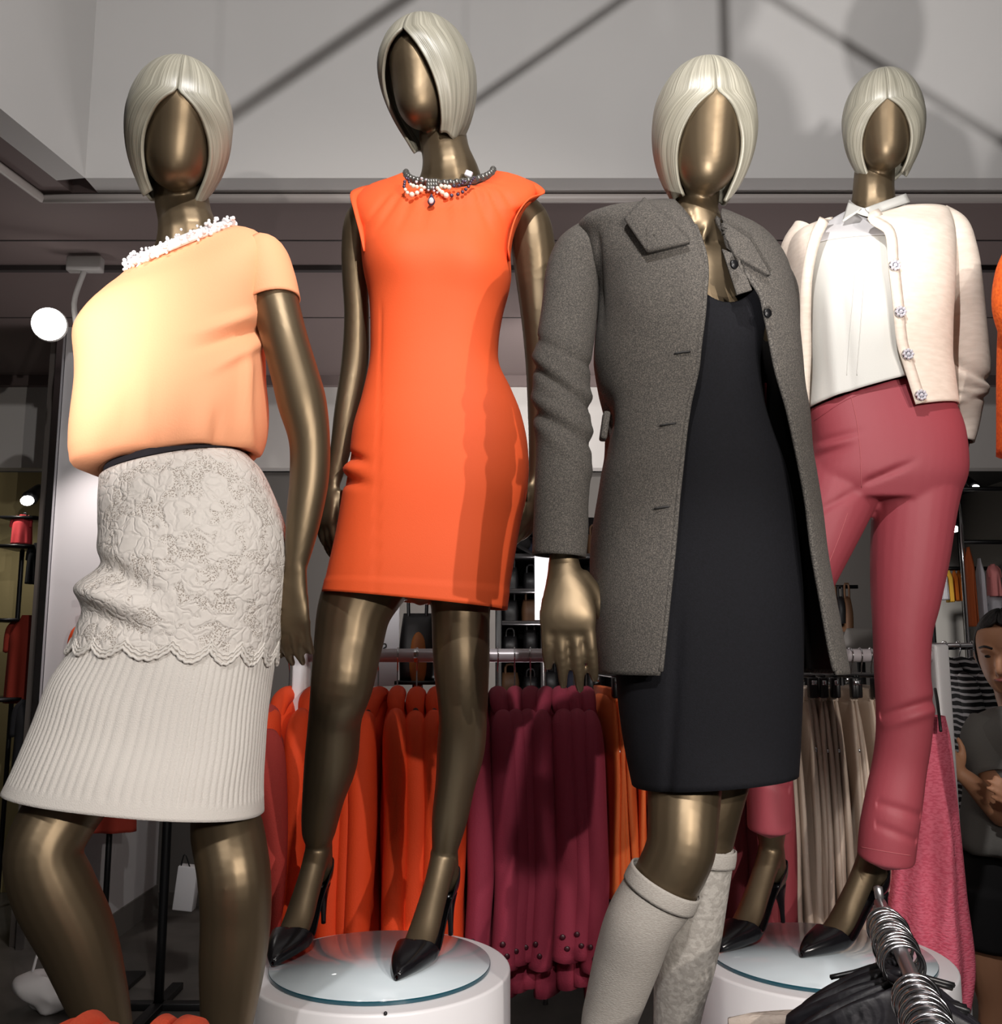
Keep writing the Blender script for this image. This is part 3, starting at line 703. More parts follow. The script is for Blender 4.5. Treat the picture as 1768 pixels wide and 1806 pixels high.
for x, y, r, m in ((275, 405, 3, 'dpearl'), (270, 440, 3, 'dpearl'), (265, 475, 3, 'dpearl'), (283, 518, 3.2, 'pearl'), (312, 562, 3.4, 'pearl'), (375, 590, 5, 'pearl'), (450, 565, 4.2, 'pearl'), (510, 530, 3.6, 'pearl'), (550, 490, 3.4, 'pearl'), (505, 468, 3.4, 'pearl'), (448, 478, 3.6, 'pearl'), (395, 466, 4, 'pearl'), (358, 445, 3, 'pearl'), (336, 410, 2.6, 'dpearl'), (326, 370, 2.6, 'dpearl'), (300, 355, 2.8, 'dpearl'),
                   (740, 498, 3.8, 'pearl'), (768, 530, 3.6, 'pearl'), (805, 560, 4.4, 'pearl'), (862, 600, 5.2, 'pearl'), (940, 602, 3.6, 'dpearl'), (1028, 585, 3.4, 'dpearl'), (1095, 553, 3.2, 'dpearl'), (1140, 515, 3.2, 'dpearl'), (1180, 475, 3, 'dpearl'), (1203, 438, 2.8, 'dpearl'), (1218, 405, 2.6, 'dpearl'), (1242, 375, 2.6, 'dpearl'), (1262, 350, 2.4, 'dpearl'),
                   (792, 465, 3.8, 'pearl'), (848, 475, 4, 'pearl'), (905, 485, 4.4, 'pearl'), (975, 470, 3, 'dpearl'), (1045, 460, 3, 'dpearl'), (1095, 435, 2.6, 'dpearl'), (1130, 405, 2.6, 'dpearl'), (1100, 395, 2.4, 'dpearl')):
    pearl(*pk(x, y), r, m)
for x, y, r in ((515, 360, 3), (583, 382, 3.2), (680, 490, 2.6), (690, 535, 2.6), (610, 525, 2.4), (735, 560, 2.4), (440, 408, 3)):
    obj('crystal', bmx(lambda b: bmesh.ops.create_icosphere(b, subdivisions=1, radius=r * ppm(D2), matrix=Matrix.Translation(at(*pk(x, y), D2 - .088)))), M['gem'], nkl, sm=False)
obj('square_crystal', mbox(at(*pk(1180, 295), D2 - .062), (.017, .008, .014), Matrix.Rotation(.4, 3, 'Y'), .003), M['gem'], nkl, sm=False)
pd = bmesh.new(); c0 = at(*pk(652, 680), D2 - .100)
tube(pd, [(*(c0 + Vector((0, 0, .016))), .001, 1), (*(c0 + Vector((0, 0, .006))), .006, .6), (*(c0 + Vector((0, 0, -.002))), .0085, .6), (*(c0 + Vector((0, 0, -.009))), .005, .6)], n=14, step=.003)
obj('pendant_setting', mesh_of(pd), M['dpearl'], nkl)
obj('pendant_crystal', bmx(lambda b: sphere(b, c0 + Vector((0, -.004, -.001)), .0055, (1, .6, 1.3), 8, 6)), M['gem'], nkl, sm=False)
nb = bmesh.new()
for i in range(10): sphere(nb, at(*pk(610 + (i % 4) * 36, 400 + (i // 4) * 48), D2 - .086), .0062, u=7, v=5)
obj('bead_cluster', mesh_of(nb), M['gunmetal'], nkl)

# ---------------------------------------------------------------- 3: tweed coat over black dress
D3 = 1.67; Z3 = .60
R3 = thing('mannequin', 'bronze mannequin in open grey tweed coat, black dress and grey knee socks', 'mannequin', (at(1150, 1900, D3).x, D3 + .1, Z3))
bm = bmesh.new(); H = head_matrix(1243, 228, D3 - .04, 0, 18, 1)
egg(bm, H @ Matrix.Scale(1.02, 4))
tube(bm, W([(1232, 300, 42, .04, .85), (1228, 345, 44, .03, .85), (1227, 375, 42, .01), (1232, 405, 52, 0), (1240, 440, 90, .02, .7)], D3))
for a, b in (((1205, 372), (1221, 426)), ((1255, 372), (1239, 426))):
    tube(bm, W([(*a, 9, -.03), ((a[0] + b[0]) / 2, 402, 9, -.045), (*b, 7, -.05)], D3))
tube(bm, W([(1238, 430, 80, .02, .6), (1236, 462, 122, .02, .55), (1240, 520, 100, .01, .82), (1245, 580, 90, .01, .9), (1245, 640, 82, .01, .9), (1250, 720, 85, .01, .9), (1262, 820, 104, .01, .85), (1265, 900, 114, .01, .8), (1262, 1020, 118, .01, .75), (1255, 1130, 105, .01, .75)], D3), n=28)
tube(bm, W([(1045, 425, 30, .0), (1018, 480, 32, .0), (1002, 560, 32, -.01), (995, 660, 30, -.02), (995, 760, 26, -.03), (994, 880, 24, -.04), (995, 950, 23, -.05), (995, 985, 22, -.05, .85)], D3))
hand(bm, at(995, 990, D3 - .05), at(1008, 1205, D3 - .08) - at(995, 990, D3 - .05), Vector((1, -.1, 0)), 1.18, .3, .05, (.62, .8), 1.15, -1)
tube(bm, W([(1340, 462, 24, .02), (1360, 525, 28, .06), (1370, 640, 26, .10), (1358, 760, 22, .13), (1320, 860, 18, .15)], D3))
L = [[(1220, 1130, 76, .0), (1212, 1280, 64, -.01), (1207, 1390, 63, -.03), (1205, 1445, 60, -.05), (1200, 1500, 58, -.06), (1166, 1570, 55, -.05), (1131, 1624, 52, -.04), (1108, 1688, 49, -.01), (1084, 1766, 42, .02), (1072, 1806, 38, .03)],
     [(1285, 1140, 78, .04), (1282, 1290, 58, .07), (1270, 1373, 51, .08), (1259, 1430, 46, .08), (1244, 1505, 43, .09), (1236, 1560, 42, .1), (1219, 1640, 46, .12), (1208, 1700, 44, .13), (1200, 1750, 38, .14), (1193, 1806, 32, .15)]]
for st, tx, yw, of, nm in ((L[0], 1045, -.2, .03, 'sock'), (L[1], 1180, .1, .16, 'sock2')):
    a = at(tx, 1900, D3 + of); d = Vector((math.sin(yw), -math.cos(yw), 0)); Mt = foot_matrix(Vector((a.x, a.y, Z3)) + d * .258, yw)
    full = W(st + [(ankle_of(Mt) * .45 + at(st[-1][0], st[-1][1], D3 + of) * .55, .030), (ankle_of(Mt), .027)], D3)
    tube(bm, full, n=20); foot(bm, Mt)
    i0 = 5 if nm == 'sock' else 4
    so = [(x, y, z, r + .004, q) for x, y, z, r, q in full[i0 - 0:]]
    p0 = Vector(full[i0 - 1][:3]); p1 = Vector(full[i0][:3]); f0 = .78 if nm == 'sock' else .9
    top = p0 * (1 - f0) + p1 * f0 if nm == 'sock' else at(1243, 1519, D3 + .09)
    so = [(*top, full[i0][3] + .0045, 1)] + ([q for q in so[0:]] if (top - p1).length > .012 else so[1:])
    b2 = bmesh.new(); tube(b2, so, n=40, step=.006, cap=False)
    sk_ = obj('knee_sock', solid(mesh_of(b2), .003, 0), M[nm], R3)
    b3 = bmesh.new(); q0 = Vector(so[0][:3]); q1 = Vector(so[1][:3]); dd = (q1 - q0).normalized()
    tube(b3, [(*(q0 - dd * .004), so[0][3] + .002, 1), (*(q0 + dd * .012), so[0][3] + .0035, 1), (*(q0 + dd * .024), so[0][3] + .003, 1)], n=40, step=.004, cap=False)
    obj('sock_welt', solid(mesh_of(b3), .003, 0), M['sock'], sk_)
    shoe(Mt, R3)
body(R3, bm)
obj('wig', wig(H @ Matrix.Translation((0, .004, 0)), .99 * 96 / 95 * D3 / D1, za=.045, skew=.02, seed=8), M['wig'], R3)
rows = [(1178, 500, 1348, 500, .093), (1168, 560, 1347, 560, .1), (1160, 600, 1341, 600, .1), (1160, 645, 1336, 645, .096), (1160, 710, 1342, 710, .098), (1152, 757, 1354, 757, .105), (1138, 823, 1378, 823, .118), (1124, 874, 1390, 874, .122), (1110, 929, 1399, 929, .125), (1096, 1020, 1408, 1020, .125), (1088, 1111, 1411, 1111, .125), (1090, 1221, 1411, 1221, .122), (1102, 1310, 1406, 1310, .12), (1118, 1386, 1400, 1362, .128)]
def d_bd(th, v, p):
    if v < .06 and math.sin(th) > 0: return Vector((0, 0, -.040 * (1 - v / .06) * fold(th, PI / 2, .55) + .03 * (1 - v / .06) * smooth(.5, 1.1, abs(th - PI / 2))))
    x, y = proj(p); d = .0025 * nz(p, 5)
    if math.sin(th) > 0: d -= .006 * fold(x, 1178 + (1388 - y) * .06, 9) * smooth(1000, 1200, y)
    return d
obj('dress', solid(grid(wrap(rows, D3, 90, 110, 2.3, d_bd, tilt=lambda v: .03 * smooth(.3, 0, v))), .003), M['blackdress'], R3)
crow = [  # y, outer left, front edge left, front edge right, outer right, depth
    (370, 1122, 1190, 1274, 1315, .062), (386, 1046, 1200, 1272, 1346, .085), (402, 1022, 1210, 1274, 1362, .10), (430, 1032, 1226, 1279, 1378, .112), (464, 1040, 1236, 1283, 1388, .12), (514, 1056, 1246, 1306, 1396, .128), (560, 1057, 1244, 1341, 1402, .13), (600, 1053, 1241, 1353, 1405, .128), (640, 1052, 1235, 1362, 1408, .124), (690, 1060, 1229, 1372, 1412, .122), (735, 1070, 1217, 1385, 1419, .125), (800, 1069, 1207, 1401, 1424, .135), (840, 1061, 1203, 1410, 1430, .145), (900, 1052, 1196, 1421, 1439, .152), (965, 1046, 1190, 1430, 1448, .155), (1057, 1046, 1180, 1448, 1464, .155), (1130, 1053, 1172, 1461, 1476, .155), (1188, 1061, 1165, 1474, 1486, .155)]
edge = {}
cr2 = ringrows([(q[1], q[0], q[4], q[0] + 34 * smooth(560, 400, q[0]), q[5], 0, q[2], q[3]) for q in crow], D3, 110)
def coat_surface(lift=0.0, shrink=0.0):
    P = []
    for i, q in enumerate(cr2):
        xl, yl, xr, yr, dep, dy, xe, xf = q; v = i / 109
        A = at(xl, yl, D3); B = at(xr, yr, D3); C = (A + B) / 2; U = (B - A) / 2
        def pt(th):
            c, s = spow(math.cos(th), 2 / 2.3), spow(math.sin(th), 2 / 2.3); return C + U * c + Vector((0, -1, 0)) * dep * s
        def solve(tx, lo, hi):
            for _ in range(30):
                m = (lo + hi) / 2
                if proj(pt(m))[0] > tx: lo = m
                else: hi = m
            return (lo + hi) / 2
        a0 = solve(xe, .02, PI - .02); a1 = solve(xf, .02, PI - .02)
        row = []
        for j in range(120):
            th = a0 + (2 * PI + a1 - a0) * j / 119; p = pt(th); x, y = proj(p)
            d = .004 * nz(p, 7) + lift
            if math.sin(th) > 0 and th < PI + .3:
                d += .012 * fold(x, 1130, 45) * fold(y, 520, 60) - .012 * fold(x, 1072, 12) * fold(y, 740, 40)
                d -= .007 * fold(x, 1056 + (y - 410) * .06, 5) * smooth(400, 430, y) * smooth(600, 520, y)
            p = p + (U.normalized() * math.cos(th) + Vector((0, -1, 0)) * math.sin(th)) * d
            row.append(p)
        P.append(row)
    return P
P = coat_surface(); coatP = P
ct = obj('coat', solid(grid(P, closed=False), .006, 0), M['tweed'], R3)
P2 = [[(p * 1.0) for p in r] for r in coat_surface(-.008)]
obj('lining', grid([r[1:-1] for r in P2[:-1]], closed=False), M['lining'], ct)
for jj, nm in ((0, 1), (119, 1)):       # bound front edges
    obj('front_edge', mtube([(*r[jj], .0045, 1) for r in P[8::4]], n=8, step=.008), M['tweed2'], ct)
obj('red_piping', mtube(W([(1350, 676, 3.2, .03), (1349, 700, 3.4, .03), (1351, 740, 3.4, .03), (1361, 785, 3.2, .03), (1378, 826, 2, .03)], D3), n=8), M['redlining'], ct)
slv = W([(1068, 412, 18, .02), (1044, 422, 34, .012), (1022, 450, 46, .005), (1009, 500, 49, .0), (1003, 560, 48, -.01), (994, 620, 50, -.02), (991, 690, 50, -.02), (994, 750, 48, -.03), (994, 820, 47, -.04), (991, 900, 46, -.05), (987, 981, 45, -.05)], D3)
bs = bmesh.new(); tube(bs, slv, n=44, step=.006, cap=False)
for v_ in bs.verts:
    x, y = proj(v_.co); c = Vector((at(995, y, D3).x, D3 - .02, v_.co.z)); dr_ = (v_.co - c); dr_.z = 0; dr_.normalize()
    d = 0.0045 * fold(y - .75 * (x - 960), 640, 10) - 0.0060 * fold(y - .75 * (x - 960), 660, 9) + 0.0045 * fold(y - .6 * (x - 960), 712, 10) - 0.0060 * fold(y - .6 * (x - 960), 735, 10) - 0.0045 * fold(y - .5 * (x - 960), 605, 8) + .003 * nz(v_.co, 14) + 0.0030 * fold(y - .9 * (x - 960), 760, 12)
    v_.co += dr_ * d
bs_o = obj('sleeve', solid(mesh_of(bs), .005, 0), M['tweed'], ct)
slr = W([(1342, 446, 24, .02), (1364, 480, 28, .03), (1374, 520, 34, .07), (1376, 640, 30, .10), (1362, 760, 26, .13), (1325, 862, 22, .15)], D3)
obj('sleeve', solid(mesh_of((lambda b: (tube(b, slr, n=30, cap=False), b)[1])(bmesh.new())), .004, 0), M['tweed'], ct)
from mathutils.bvhtree import BVHTree
def over(me, o, lift):            # lift a flap until it lies on top of the cloth beneath it
    L_ = root_loc(o); bv = BVHTree.FromPolygons([v.co + L_ for v in o.data.vertices], [p.vertices[:] for p in o.data.polygons])
    for v in me.vertices:
        d = v.co - CAM; ln = d.length; h = bv.ray_cast(CAM, d.normalized())
        if h[0] is not None and h[3] < ln + lift: v.co = CAM + d.normalized() * (h[3] - lift - max(0, .5 * 0))
    return me
def flap(px, D, o, lift, t, bulge=0.0):
    m_ = leafgrid(px, D, bulge); over(m_, o, lift)
    for v in range(2):
        pass
    return solid(m_, t, 0)
obj('collar', flap([(1136, 352, -.015), (1180, 390, -.065), (1217, 428, -.12), (1142, 446, -.12)], D3, ct, .012, .009), M['tweed'], ct)
obj('collar', flap([(1102, 388, -.05), (1137, 352, -.015), (1180, 392, -.08), (1142, 446, -.12)], D3, ct, .012, .009), M['tweed'], ct)
obj('collar', flap([(1262, 384, -.05), (1322, 424, -.06), (1358, 486, -.12), (1296, 450, -.12)], D3, ct, .012, .009), M['tweed'], ct)
obj('lapel', flap([(1274, 440, -.13), (1302, 452, -.13), (1326, 512, -.13), (1300, 520, -.13)], D3, ct, .007, .006), M['tweed'], ct)
for x, y in ((1296, 466), (1355, 552)):
    bt = bmesh.new(); p = at(x, y, D3 - .148 if y < 500 else D3 - .128); bmesh.ops.create_cone(bt, cap_ends=True, segments=20, radius1=.0085, radius2=.007, depth=.004, matrix=Matrix.Translation(p) @ Matrix.Rotation(PI / 2, 4, 'X') @ Matrix.Rotation(.5, 4, 'Y'))
    obj('button', mesh_of(bt), M['blackplastic'], ct, label='black coat button')
def on_coat(x, y):
    best = min((abs(proj(p)[0] - x) + abs(proj(p)[1] - y), i, j) for i, r in enumerate(coatP) for j, p in enumerate(r[:45]))
    return coatP[best[1]][best[2]]
for x, y in ((1205, 624), (1181, 750), (1165, 893)):
    p = on_coat(x, y) + Vector((0, -.005, 0))
    obj('buttonhole', mtube([(*(p + Vector((-.013, .003, -.002))), .0016, 1), (*p, .0018, 1), (*(p + Vector((.013, -.001, .001))), .0018, 1)], n=8, step=.004), M['lining'], ct)
tb = bmesh.new(); p = at(1067, 752, D3 - .03); box(tb, p, (.012, .03, .05), Matrix.Rotation(.15, 3, 'Y'), .004); obj('half_belt', mesh_of(tb), M['tweed'], ct)

# ---------------------------------------------------------------- 4: cardigan and burgundy trousers
D4 = 2.18; DISC4 = at(1446, 1678, 2.22); Z4 = DISC4.z
R4 = thing('mannequin', 'bronze mannequin in oatmeal cardigan, white shirt and burgundy trousers, at right', 'mannequin', (DISC4.x, DISC4.y, Z4))
bm = bmesh.new(); H = head_matrix(1559, 216, D4 - .04, -17, 18, 1)
egg(bm, H)
tube(bm, W([(1546, 270, 35, .04, .85), (1543, 305, 37, .03, .85), (1541, 335, 37, .01), (1541, 360, 40, .01), (1542, 390, 48, .02, .8)], D4))
tube(bm, W([(1541, 390, 40, .03, .6), (1532, 424, 96, .03, .5), (1528, 470, 98, .03, .7), (1522, 560, 84, .03, .75), (1532, 640, 78, .03, .75), (1556, 720, 98, .03, .75), (1562, 800, 108, .03, .75), (1560, 860, 95, .03, .8)], D4), n=28)
tube(bm, W([(1655, 392, 26, .02), (1688, 440, 22, .03), (1700, 546, 22, .06), (1708, 640, 20, .09), (1711, 700, 17, .11), (1704, 765, 14, .12, .9)], D4))
hand(bm, at(1703, 768, D4 + .12), at(1672, 870, D4 + .13) - at(1703, 768, D4 + .12), Vector((-.3, -1, 0)), .9, .5, .06)
tube(bm, W([(1415, 425, 24, .03), (1402, 480, 20, .05), (1400, 600, 20, .1), (1418, 720, 17, .14), (1450, 800, 13, .17)], D4))
fm = [solve_foot((1270, 1680), Z4, 1362), solve_foot((1414, 1689), Z4, 1535)]
lg = [[(1495, 840, 60, .03), (1440, 960, 48, .0), (1380, 1130, 34, -.015), (1360, 1290, 31, .02), (1360, 1430, 29, .05)],
      [(1610, 840, 62, .03), (1602, 1000, 50, -.01), (1593, 1200, 34, .0), (1590, 1330, 32, .025), (1566, 1460, 28, .045)]]
for st, Mt in zip(lg, fm):
    tube(bm, W(lower(st, Mt, D4, 2) + [(ankle_of(Mt), .0285)], D4), n=18); foot(bm, Mt); shoe(Mt, R4)
body(R4, bm)
obj('wig', wig(H @ Matrix.Translation((0, .004, 0)), .99 * 73 / 95 * D4 / D1, za=.035, seed=11), M['wig'], R4)
# trousers
bt = bmesh.new()
for q in (0,):
    P = wrap([(1426, 724, 1650, 660, .095), (1431, 752, 1675, 710, .105), (1434, 785, 1692, 755, .115), (1430, 820, 1699, 805, .12), (1425, 850, 1698, 845, .118), (1440, 885, 1680, 890, .1)], D4, 30, 48, 2.4)
    vs = [[bt.verts.new(p) for p in r] for r in P]
    for A, B in zip(vs, vs[1:]):
        for k in range(48): bt.faces.new((A[k], A[(k + 1) % 48], B[(k + 1) % 48], B[k]))
    bt.faces.new(vs[0]); bt.faces.new(vs[-1])
tube(bt, W([(1616, 835, 82, .0, .95), (1612, 900, 71, -.01), (1604, 987, 65, -.01), (1597, 1060, 57, -.01), (1592, 1115, 49, -.01), (1592, 1188, 46, 0), (1596, 1243, 47, .01), (1594, 1300, 45, .02), (1587, 1350, 44, .03), (1577, 1410, 46, .035), (1568, 1465, 47, .04), (1563, 1514, 46, .05)], D4), n=24)
tube(bt, W([(1492, 840, 70, .0, .95), (1462, 915, 62, -.02), (1425, 1000, 55, -.03), (1392, 1080, 48, -.03), (1376, 1150, 45, -.02), (1364, 1250, 42, .01), (1358, 1350, 39, .03), (1358, 1462, 37, .045)], D4), n=24)
me = remesh(mesh_of(bt), .005, 5)
for v_ in me.vertices:
    x, y = proj(v_.co)
    if v_.co.y < D4:
        d = -.010 * fold(y + .30 * (x - 1440), 806, 7) * smooth(1520, 1450, x) - .008 * fold(y + .25 * (x - 1440), 780, 6) * smooth(1540, 1450, x) + .007 * fold(y + .28 * (x - 1440), 793, 6) * smooth(1530, 1450, x)
        d += -.009 * fold(y + .42 * (x - 1541), 845, 7) * smooth(1630, 1570, x) * smooth(1515, 1540, x) - .007 * fold(y + .55 * (x - 1440), 905, 9) * smooth(1540, 1480, x)
        d += -.008 * fold(y + .3 * (x - 1560), 1262, 8) + .006 * fold(y + .3 * (x - 1560), 1280, 9) - .005 * fold(y - .3 * (x - 1560), 1420, 8) - .005 * fold(y - .4 * (x - 1560), 1460, 8)
        v_.co.y -= d
tr = obj('trousers', me, M['pants'], R4)
def on_mesh(o, x, y):
    L_ = root_loc(o); dr_ = ray(x, y); bst = o.data
    from mathutils.bvhtree import BVHTree
    if o.name not in BV: BV[o.name] = BVHTree.FromPolygons([v.co + L_ for v in bst.vertices], [p.vertices[:] for p in bst.polygons])
    h = BV[o.name].ray_cast(CAM, dr_.normalized()); return h[0]
BV = {}
def seam(o, pts, r=.0011, n=30, m='stitch', nm='seam'):
    q = [on_mesh(o, a, b) for a, b in [(p[0], p[1]) for p in spl([(a, b, 0) for a, b in pts], n)]]
    q = [p for p in q if p is not None]
    if len(q) > 2: return obj(nm, mtube([(*p, r, 1) for p in q], n=6, step=.006), M[m], o)
seam(tr, [(1502, 700), (1512, 745), (1518, 800), (1520, 860)], .0010)
seam(tr, [(1496, 905), (1480, 950), (1460, 1000), (1448, 1030)], .0010)
seam(tr, [(1436, 742), (1500, 702), (1560, 686), (1606, 678)], .0012, m='pants', nm='waist_seam')
seam(tr, [(1519, 1494), (1563, 1502), (1607, 1509)], .0012, nm='hem_seam')
# shirt
rows = [(1500, 368, 1590, 366, .055), (1470, 384, 1625, 380, .07), (1432, 410, 1652, 405, .085), (1424, 450, 1650, 450, .1), (1424, 520, 1640, 520, .11), (1424, 600, 1640, 590, .112), (1426, 660, 1645, 630, .112), (1422, 722, 1652, 664, .115)]
def d_sh(th, v, p):
    x, y = proj(p)
    return .003 * nz(p, 9) + (.006 * fold(x, 1462 + (y - 500) * .08, 12) - .006 * fold(x, 1482 + (y - 500) * .1, 10)) * smooth(480, 560, y) + .005 * fold(x, 1555, 14) * smooth(480, 540, y) * smooth(640, 580, y)
Psh = wrap(rows, D4, 70, 90, 2.3, d_sh, tilt=lambda v: .055 * smooth(.3, 0, v))
ny = 15
sh = obj('shirt', solid(grid(Psh[ny:]), .003), M['shirt'], R4)
obj('yoke', solid(grid(Psh[:ny + 1]), .002), M['yoke'], sh)
obj('collar', leaf([(1497, 358, -.01), (1520, 368, -.07), (1515, 372, -.08), (1487, 391, -.06)], D4, .004, .003), M['shirt'], sh)
obj('collar', leaf([(1526, 368, -.075), (1598, 342, -.005), (1605, 357, -.03), (1538, 380, -.09)], D4, .004, .005), M['shirt'], sh)
obj('collar_stand', grid(wrap([(1500, 366, 1590, 358, .052), (1499, 352, 1596, 343, .050)], D4, 6, 50, tilt=lambda v: .055)), M['shirt'], sh)
for x0, x1 in ((1514, 1494), (1531, 1512)): seam(sh, [(x0, 420), ((x0 + x1) / 2, 540), (x1, 662)], .0013, m='shirt', nm='placket_edge')
# cardigan
krow = [(378, 1438, 1470, 1600, 1668, .075), (398, 1410, 1458, 1560, 1674, .09), (424, 1396, 1452, 1533, 1676, .115), (450, 1392, 1440, 1562, 1676, .128), (503, 1396, 1427, 1569, 1673, .133), (565, 1398, 1424, 1577, 1669, .133), (635, 1400, 1423, 1585, 1669, .128), (662, 1402, 1421, 1596, 1673, .128), (720, 1407, 1419, 1618, 1682, .13)]
kr = ringrows([(q[1], q[0] + (45 if q[0] > 700 else 20 if q[0] > 655 else 24 if q[0] < 390 else 12 if q[0] < 400 else 0), q[4], q[0], q[5], 0, q[2], q[3]) for q in krow], D4, 70)
KP = []
for i, q in enumerate(kr):
    xl, yl, xr, yr, dep, dy, xe, xf = q
    A = at(xl, yl, D4); B = at(xr, yr, D4); C = (A + B) / 2; U = (B - A) / 2
    def pt(th):
        c, s = spow(math.cos(th), 2 / 2.3), spow(math.sin(th), 2 / 2.3); return C + U * c + Vector((0, -1, 0)) * dep * s
    def solve(tx):
        lo, hi = .02, PI - .02
        for _ in range(30):
            m = (lo + hi) / 2
            if proj(pt(m))[0] > tx: lo = m
            else: hi = m
        return (lo + hi) / 2
    a0, a1 = solve(xe), solve(xf); row = []
    for j in range(110):
        th = a0 + (2 * PI + a1 - a0) * j / 109; p = pt(th)
        row.append(p + (U.normalized() * math.cos(th) + Vector((0, -1, 0)) * math.sin(th)) * (.003 * nz(p, 8)))
    KP.append(row)
kd = obj('cardigan', solid(grid(KP, closed=False), .005, 0), M['cardi'], R4)
for jj in (0, 109): obj('button_band', strip([r[jj] + Vector((.006 if jj else -.004, -.006, 0)) for r in KP[4:]], .024, .003, .003), M['cardi'], kd)
ks = W([(1652, 385, 26, .02), (1680, 405, 28, .02), (1692, 440, 29, .025), (1698, 490, 31, .03), (1703, 546, 32, .05), (1706, 604, 34, .06), (1707, 650, 37, .07), (1707, 685, 33, .08), (1706, 710, 27, .09), (1706, 745, 20, .1), (1702, 778, 15, .1)], D4)
bk = bmesh.new(); tube(bk, ks, n=40, step=.005, cap=False)
for v_ in bk.verts:
    x, y = proj(v_.co); c = Vector((at(1706, y, D4).x, D4 + .06, v_.co.z)); d_ = v_.co - c; d_.z = 0; d_.normalize()
    v_.co += d_ * (-.010 * fold(y - .55 * (x - 1690), 640, 8) + .006 * fold(y - .5 * (x - 1690), 660, 8) - .009 * fold(y - .15 * (x - 1690), 680, 5) + .006 * fold(y + .1 * (x - 1690), 694, 6) - .007 * fold(y + .1 * (x - 1690), 706, 5) + .002 * nz(v_.co, 12))
obj('sleeve', solid(mesh_of(bk), .004, 0), M['cardi'], kd)
ks2 = W([(1425, 405, 26, .02), (1404, 440, 26, .03), (1398, 500, 22, .06), (1400, 600, 22, .10), (1416, 700, 20, .14), (1442, 785, 16, .17)], D4)
obj('sleeve', solid(mesh_of((lambda b: (tube(b, ks2, n=26, cap=False), b)[1])(bmesh.new())), .004, 0), M['cardi'], kd)
for x, y in ((1550, 430), (1579, 468), (1589, 550), (1602, 625), (1625, 697)):
    p = on_mesh(kd, x, y) or at(x, y, D4 - .12); p = p + (CAM - p).normalized() * .011
    bb = bmesh.new()
    bmesh.ops.create_cone(bb, cap_ends=True, segments=18, radius1=.0135, radius2=.012, depth=.004, matrix=Matrix.Translation(p) @ Matrix.Rotation(PI / 2, 4, 'X'))
    b_ = obj('button', mesh_of(bb), M['chrome'], kd, label='jewelled cardigan button')
    b5 = bmesh.new()
    for k in range(9):
        a = 2 * PI * k / 8; rr = .0095 if k < 8 else 0
        bmesh.ops.create_icosphere(b5, subdivisions=1, radius=.0042 if k < 8 else .005, matrix=Matrix.Translation(p + Vector((rr * math.cos(a), -.003, rr * math.sin(a)))))
    b5m = obj('button_stones', mesh_of(b5), M['gem'], None, sm=False); b5m.data.transform(Matrix.Translation(-root_loc(kd))); b5m.parent = kd
# ================================================================ the rail of clothes behind
YR = 2.78
zr = at(900, 1160, YR).z
ra = at(545, 1160, YR); rb = at(1648, 1152, YR); zr = (ra.z + rb.z) / 2
RK = thing('clothes_rack', 'white clothes rack with a long grey rail behind the mannequins', 'clothes rack', ((ra.x + rb.x) / 2, YR, 0))
obj('rail', mtube([(ra.x - .02, YR, zr, .019, 1), (rb.x + .02, YR, zr, .019, 1)], n=20, step=.2, flat=Vector((0, 0, 1))), M['railgrey'], RK, label='grey metal rail')
for x in (ra.x - .02, rb.x + .01):
    obj('post', mbox((x, YR, (zr + .03) / 2), (.042, .06, zr + .03), None, .006), M['white'], RK)
    obj('foot', mbox((x, YR, .02), (.06, .6, .04), None, .006), M['white'], RK)
for px in (655, 735, 1120, 1400):
    x = at(px, 1160, YR).x; obj('rail_collar', mtube([(x - .006, YR, zr, .0205, 1), (x + .006, YR, zr, .0205, 1)], n=20, flat=Vector((0, 0, 1)), cap=False), M['chrome'], RK)

M['jorange'] = mat('orange_wool', (232, 70, 18), 0.8, bump=0.3, bscale=300)
M['jberry'] = mat('berry_wool', (140, 40, 62), 0.85, bump=0.3, bscale=300)
M['tan_orange'] = mat('orange_cotton', (226, 106, 48), 0.75, bump=0.2, bscale=200)
M['taupe'] = mat('taupe_cotton', (192, 174, 158), 0.8, bump=0.2, bscale=200)
M['coralknit'] = mat('coral_cardigan_knit', (176, 58, 50), 0.9, bump=0.4, bscale=300)
M['wine'] = mat('wine_cotton', (120, 38, 46), 0.8)
M['pinkknit'] = mat('pink_open_knit', (238, 118, 140), 0.9, rgb2=(222, 92, 116), nscale=160, contrast=(.45, .6), bump=1.0, bscale=160, stretch=(.6, .6, 1.6))
M['jbutton'] = mat('dark_button', (60, 16, 26), 0.4)
def ordinal(i): return ['first', 'second', 'third', 'fourth', 'fifth', 'sixth', 'seventh', 'eighth', 'ninth', 'tenth', 'eleventh', 'twelfth', 'thirteenth', 'fourteenth', 'fifteenth', 'sixteenth', 'seventeenth', 'eighteenth', 'nineteenth', 'twentieth'][i]
def dup(root, loc, rz, label, sc=None):
    r = root.copy(); COL.objects.link(r); r.location = loc; r.rotation_euler = (0, 0, rz); r['label'] = label; LOC[r.name] = Vector(loc)
    if sc: r.scale = sc
    for ch in list(root.children):
        c = ch.copy(); COL.objects.link(c); c.parent = r
        for g in ch.children:
            d = g.copy(); COL.objects.link(d); d.parent = c
    return r
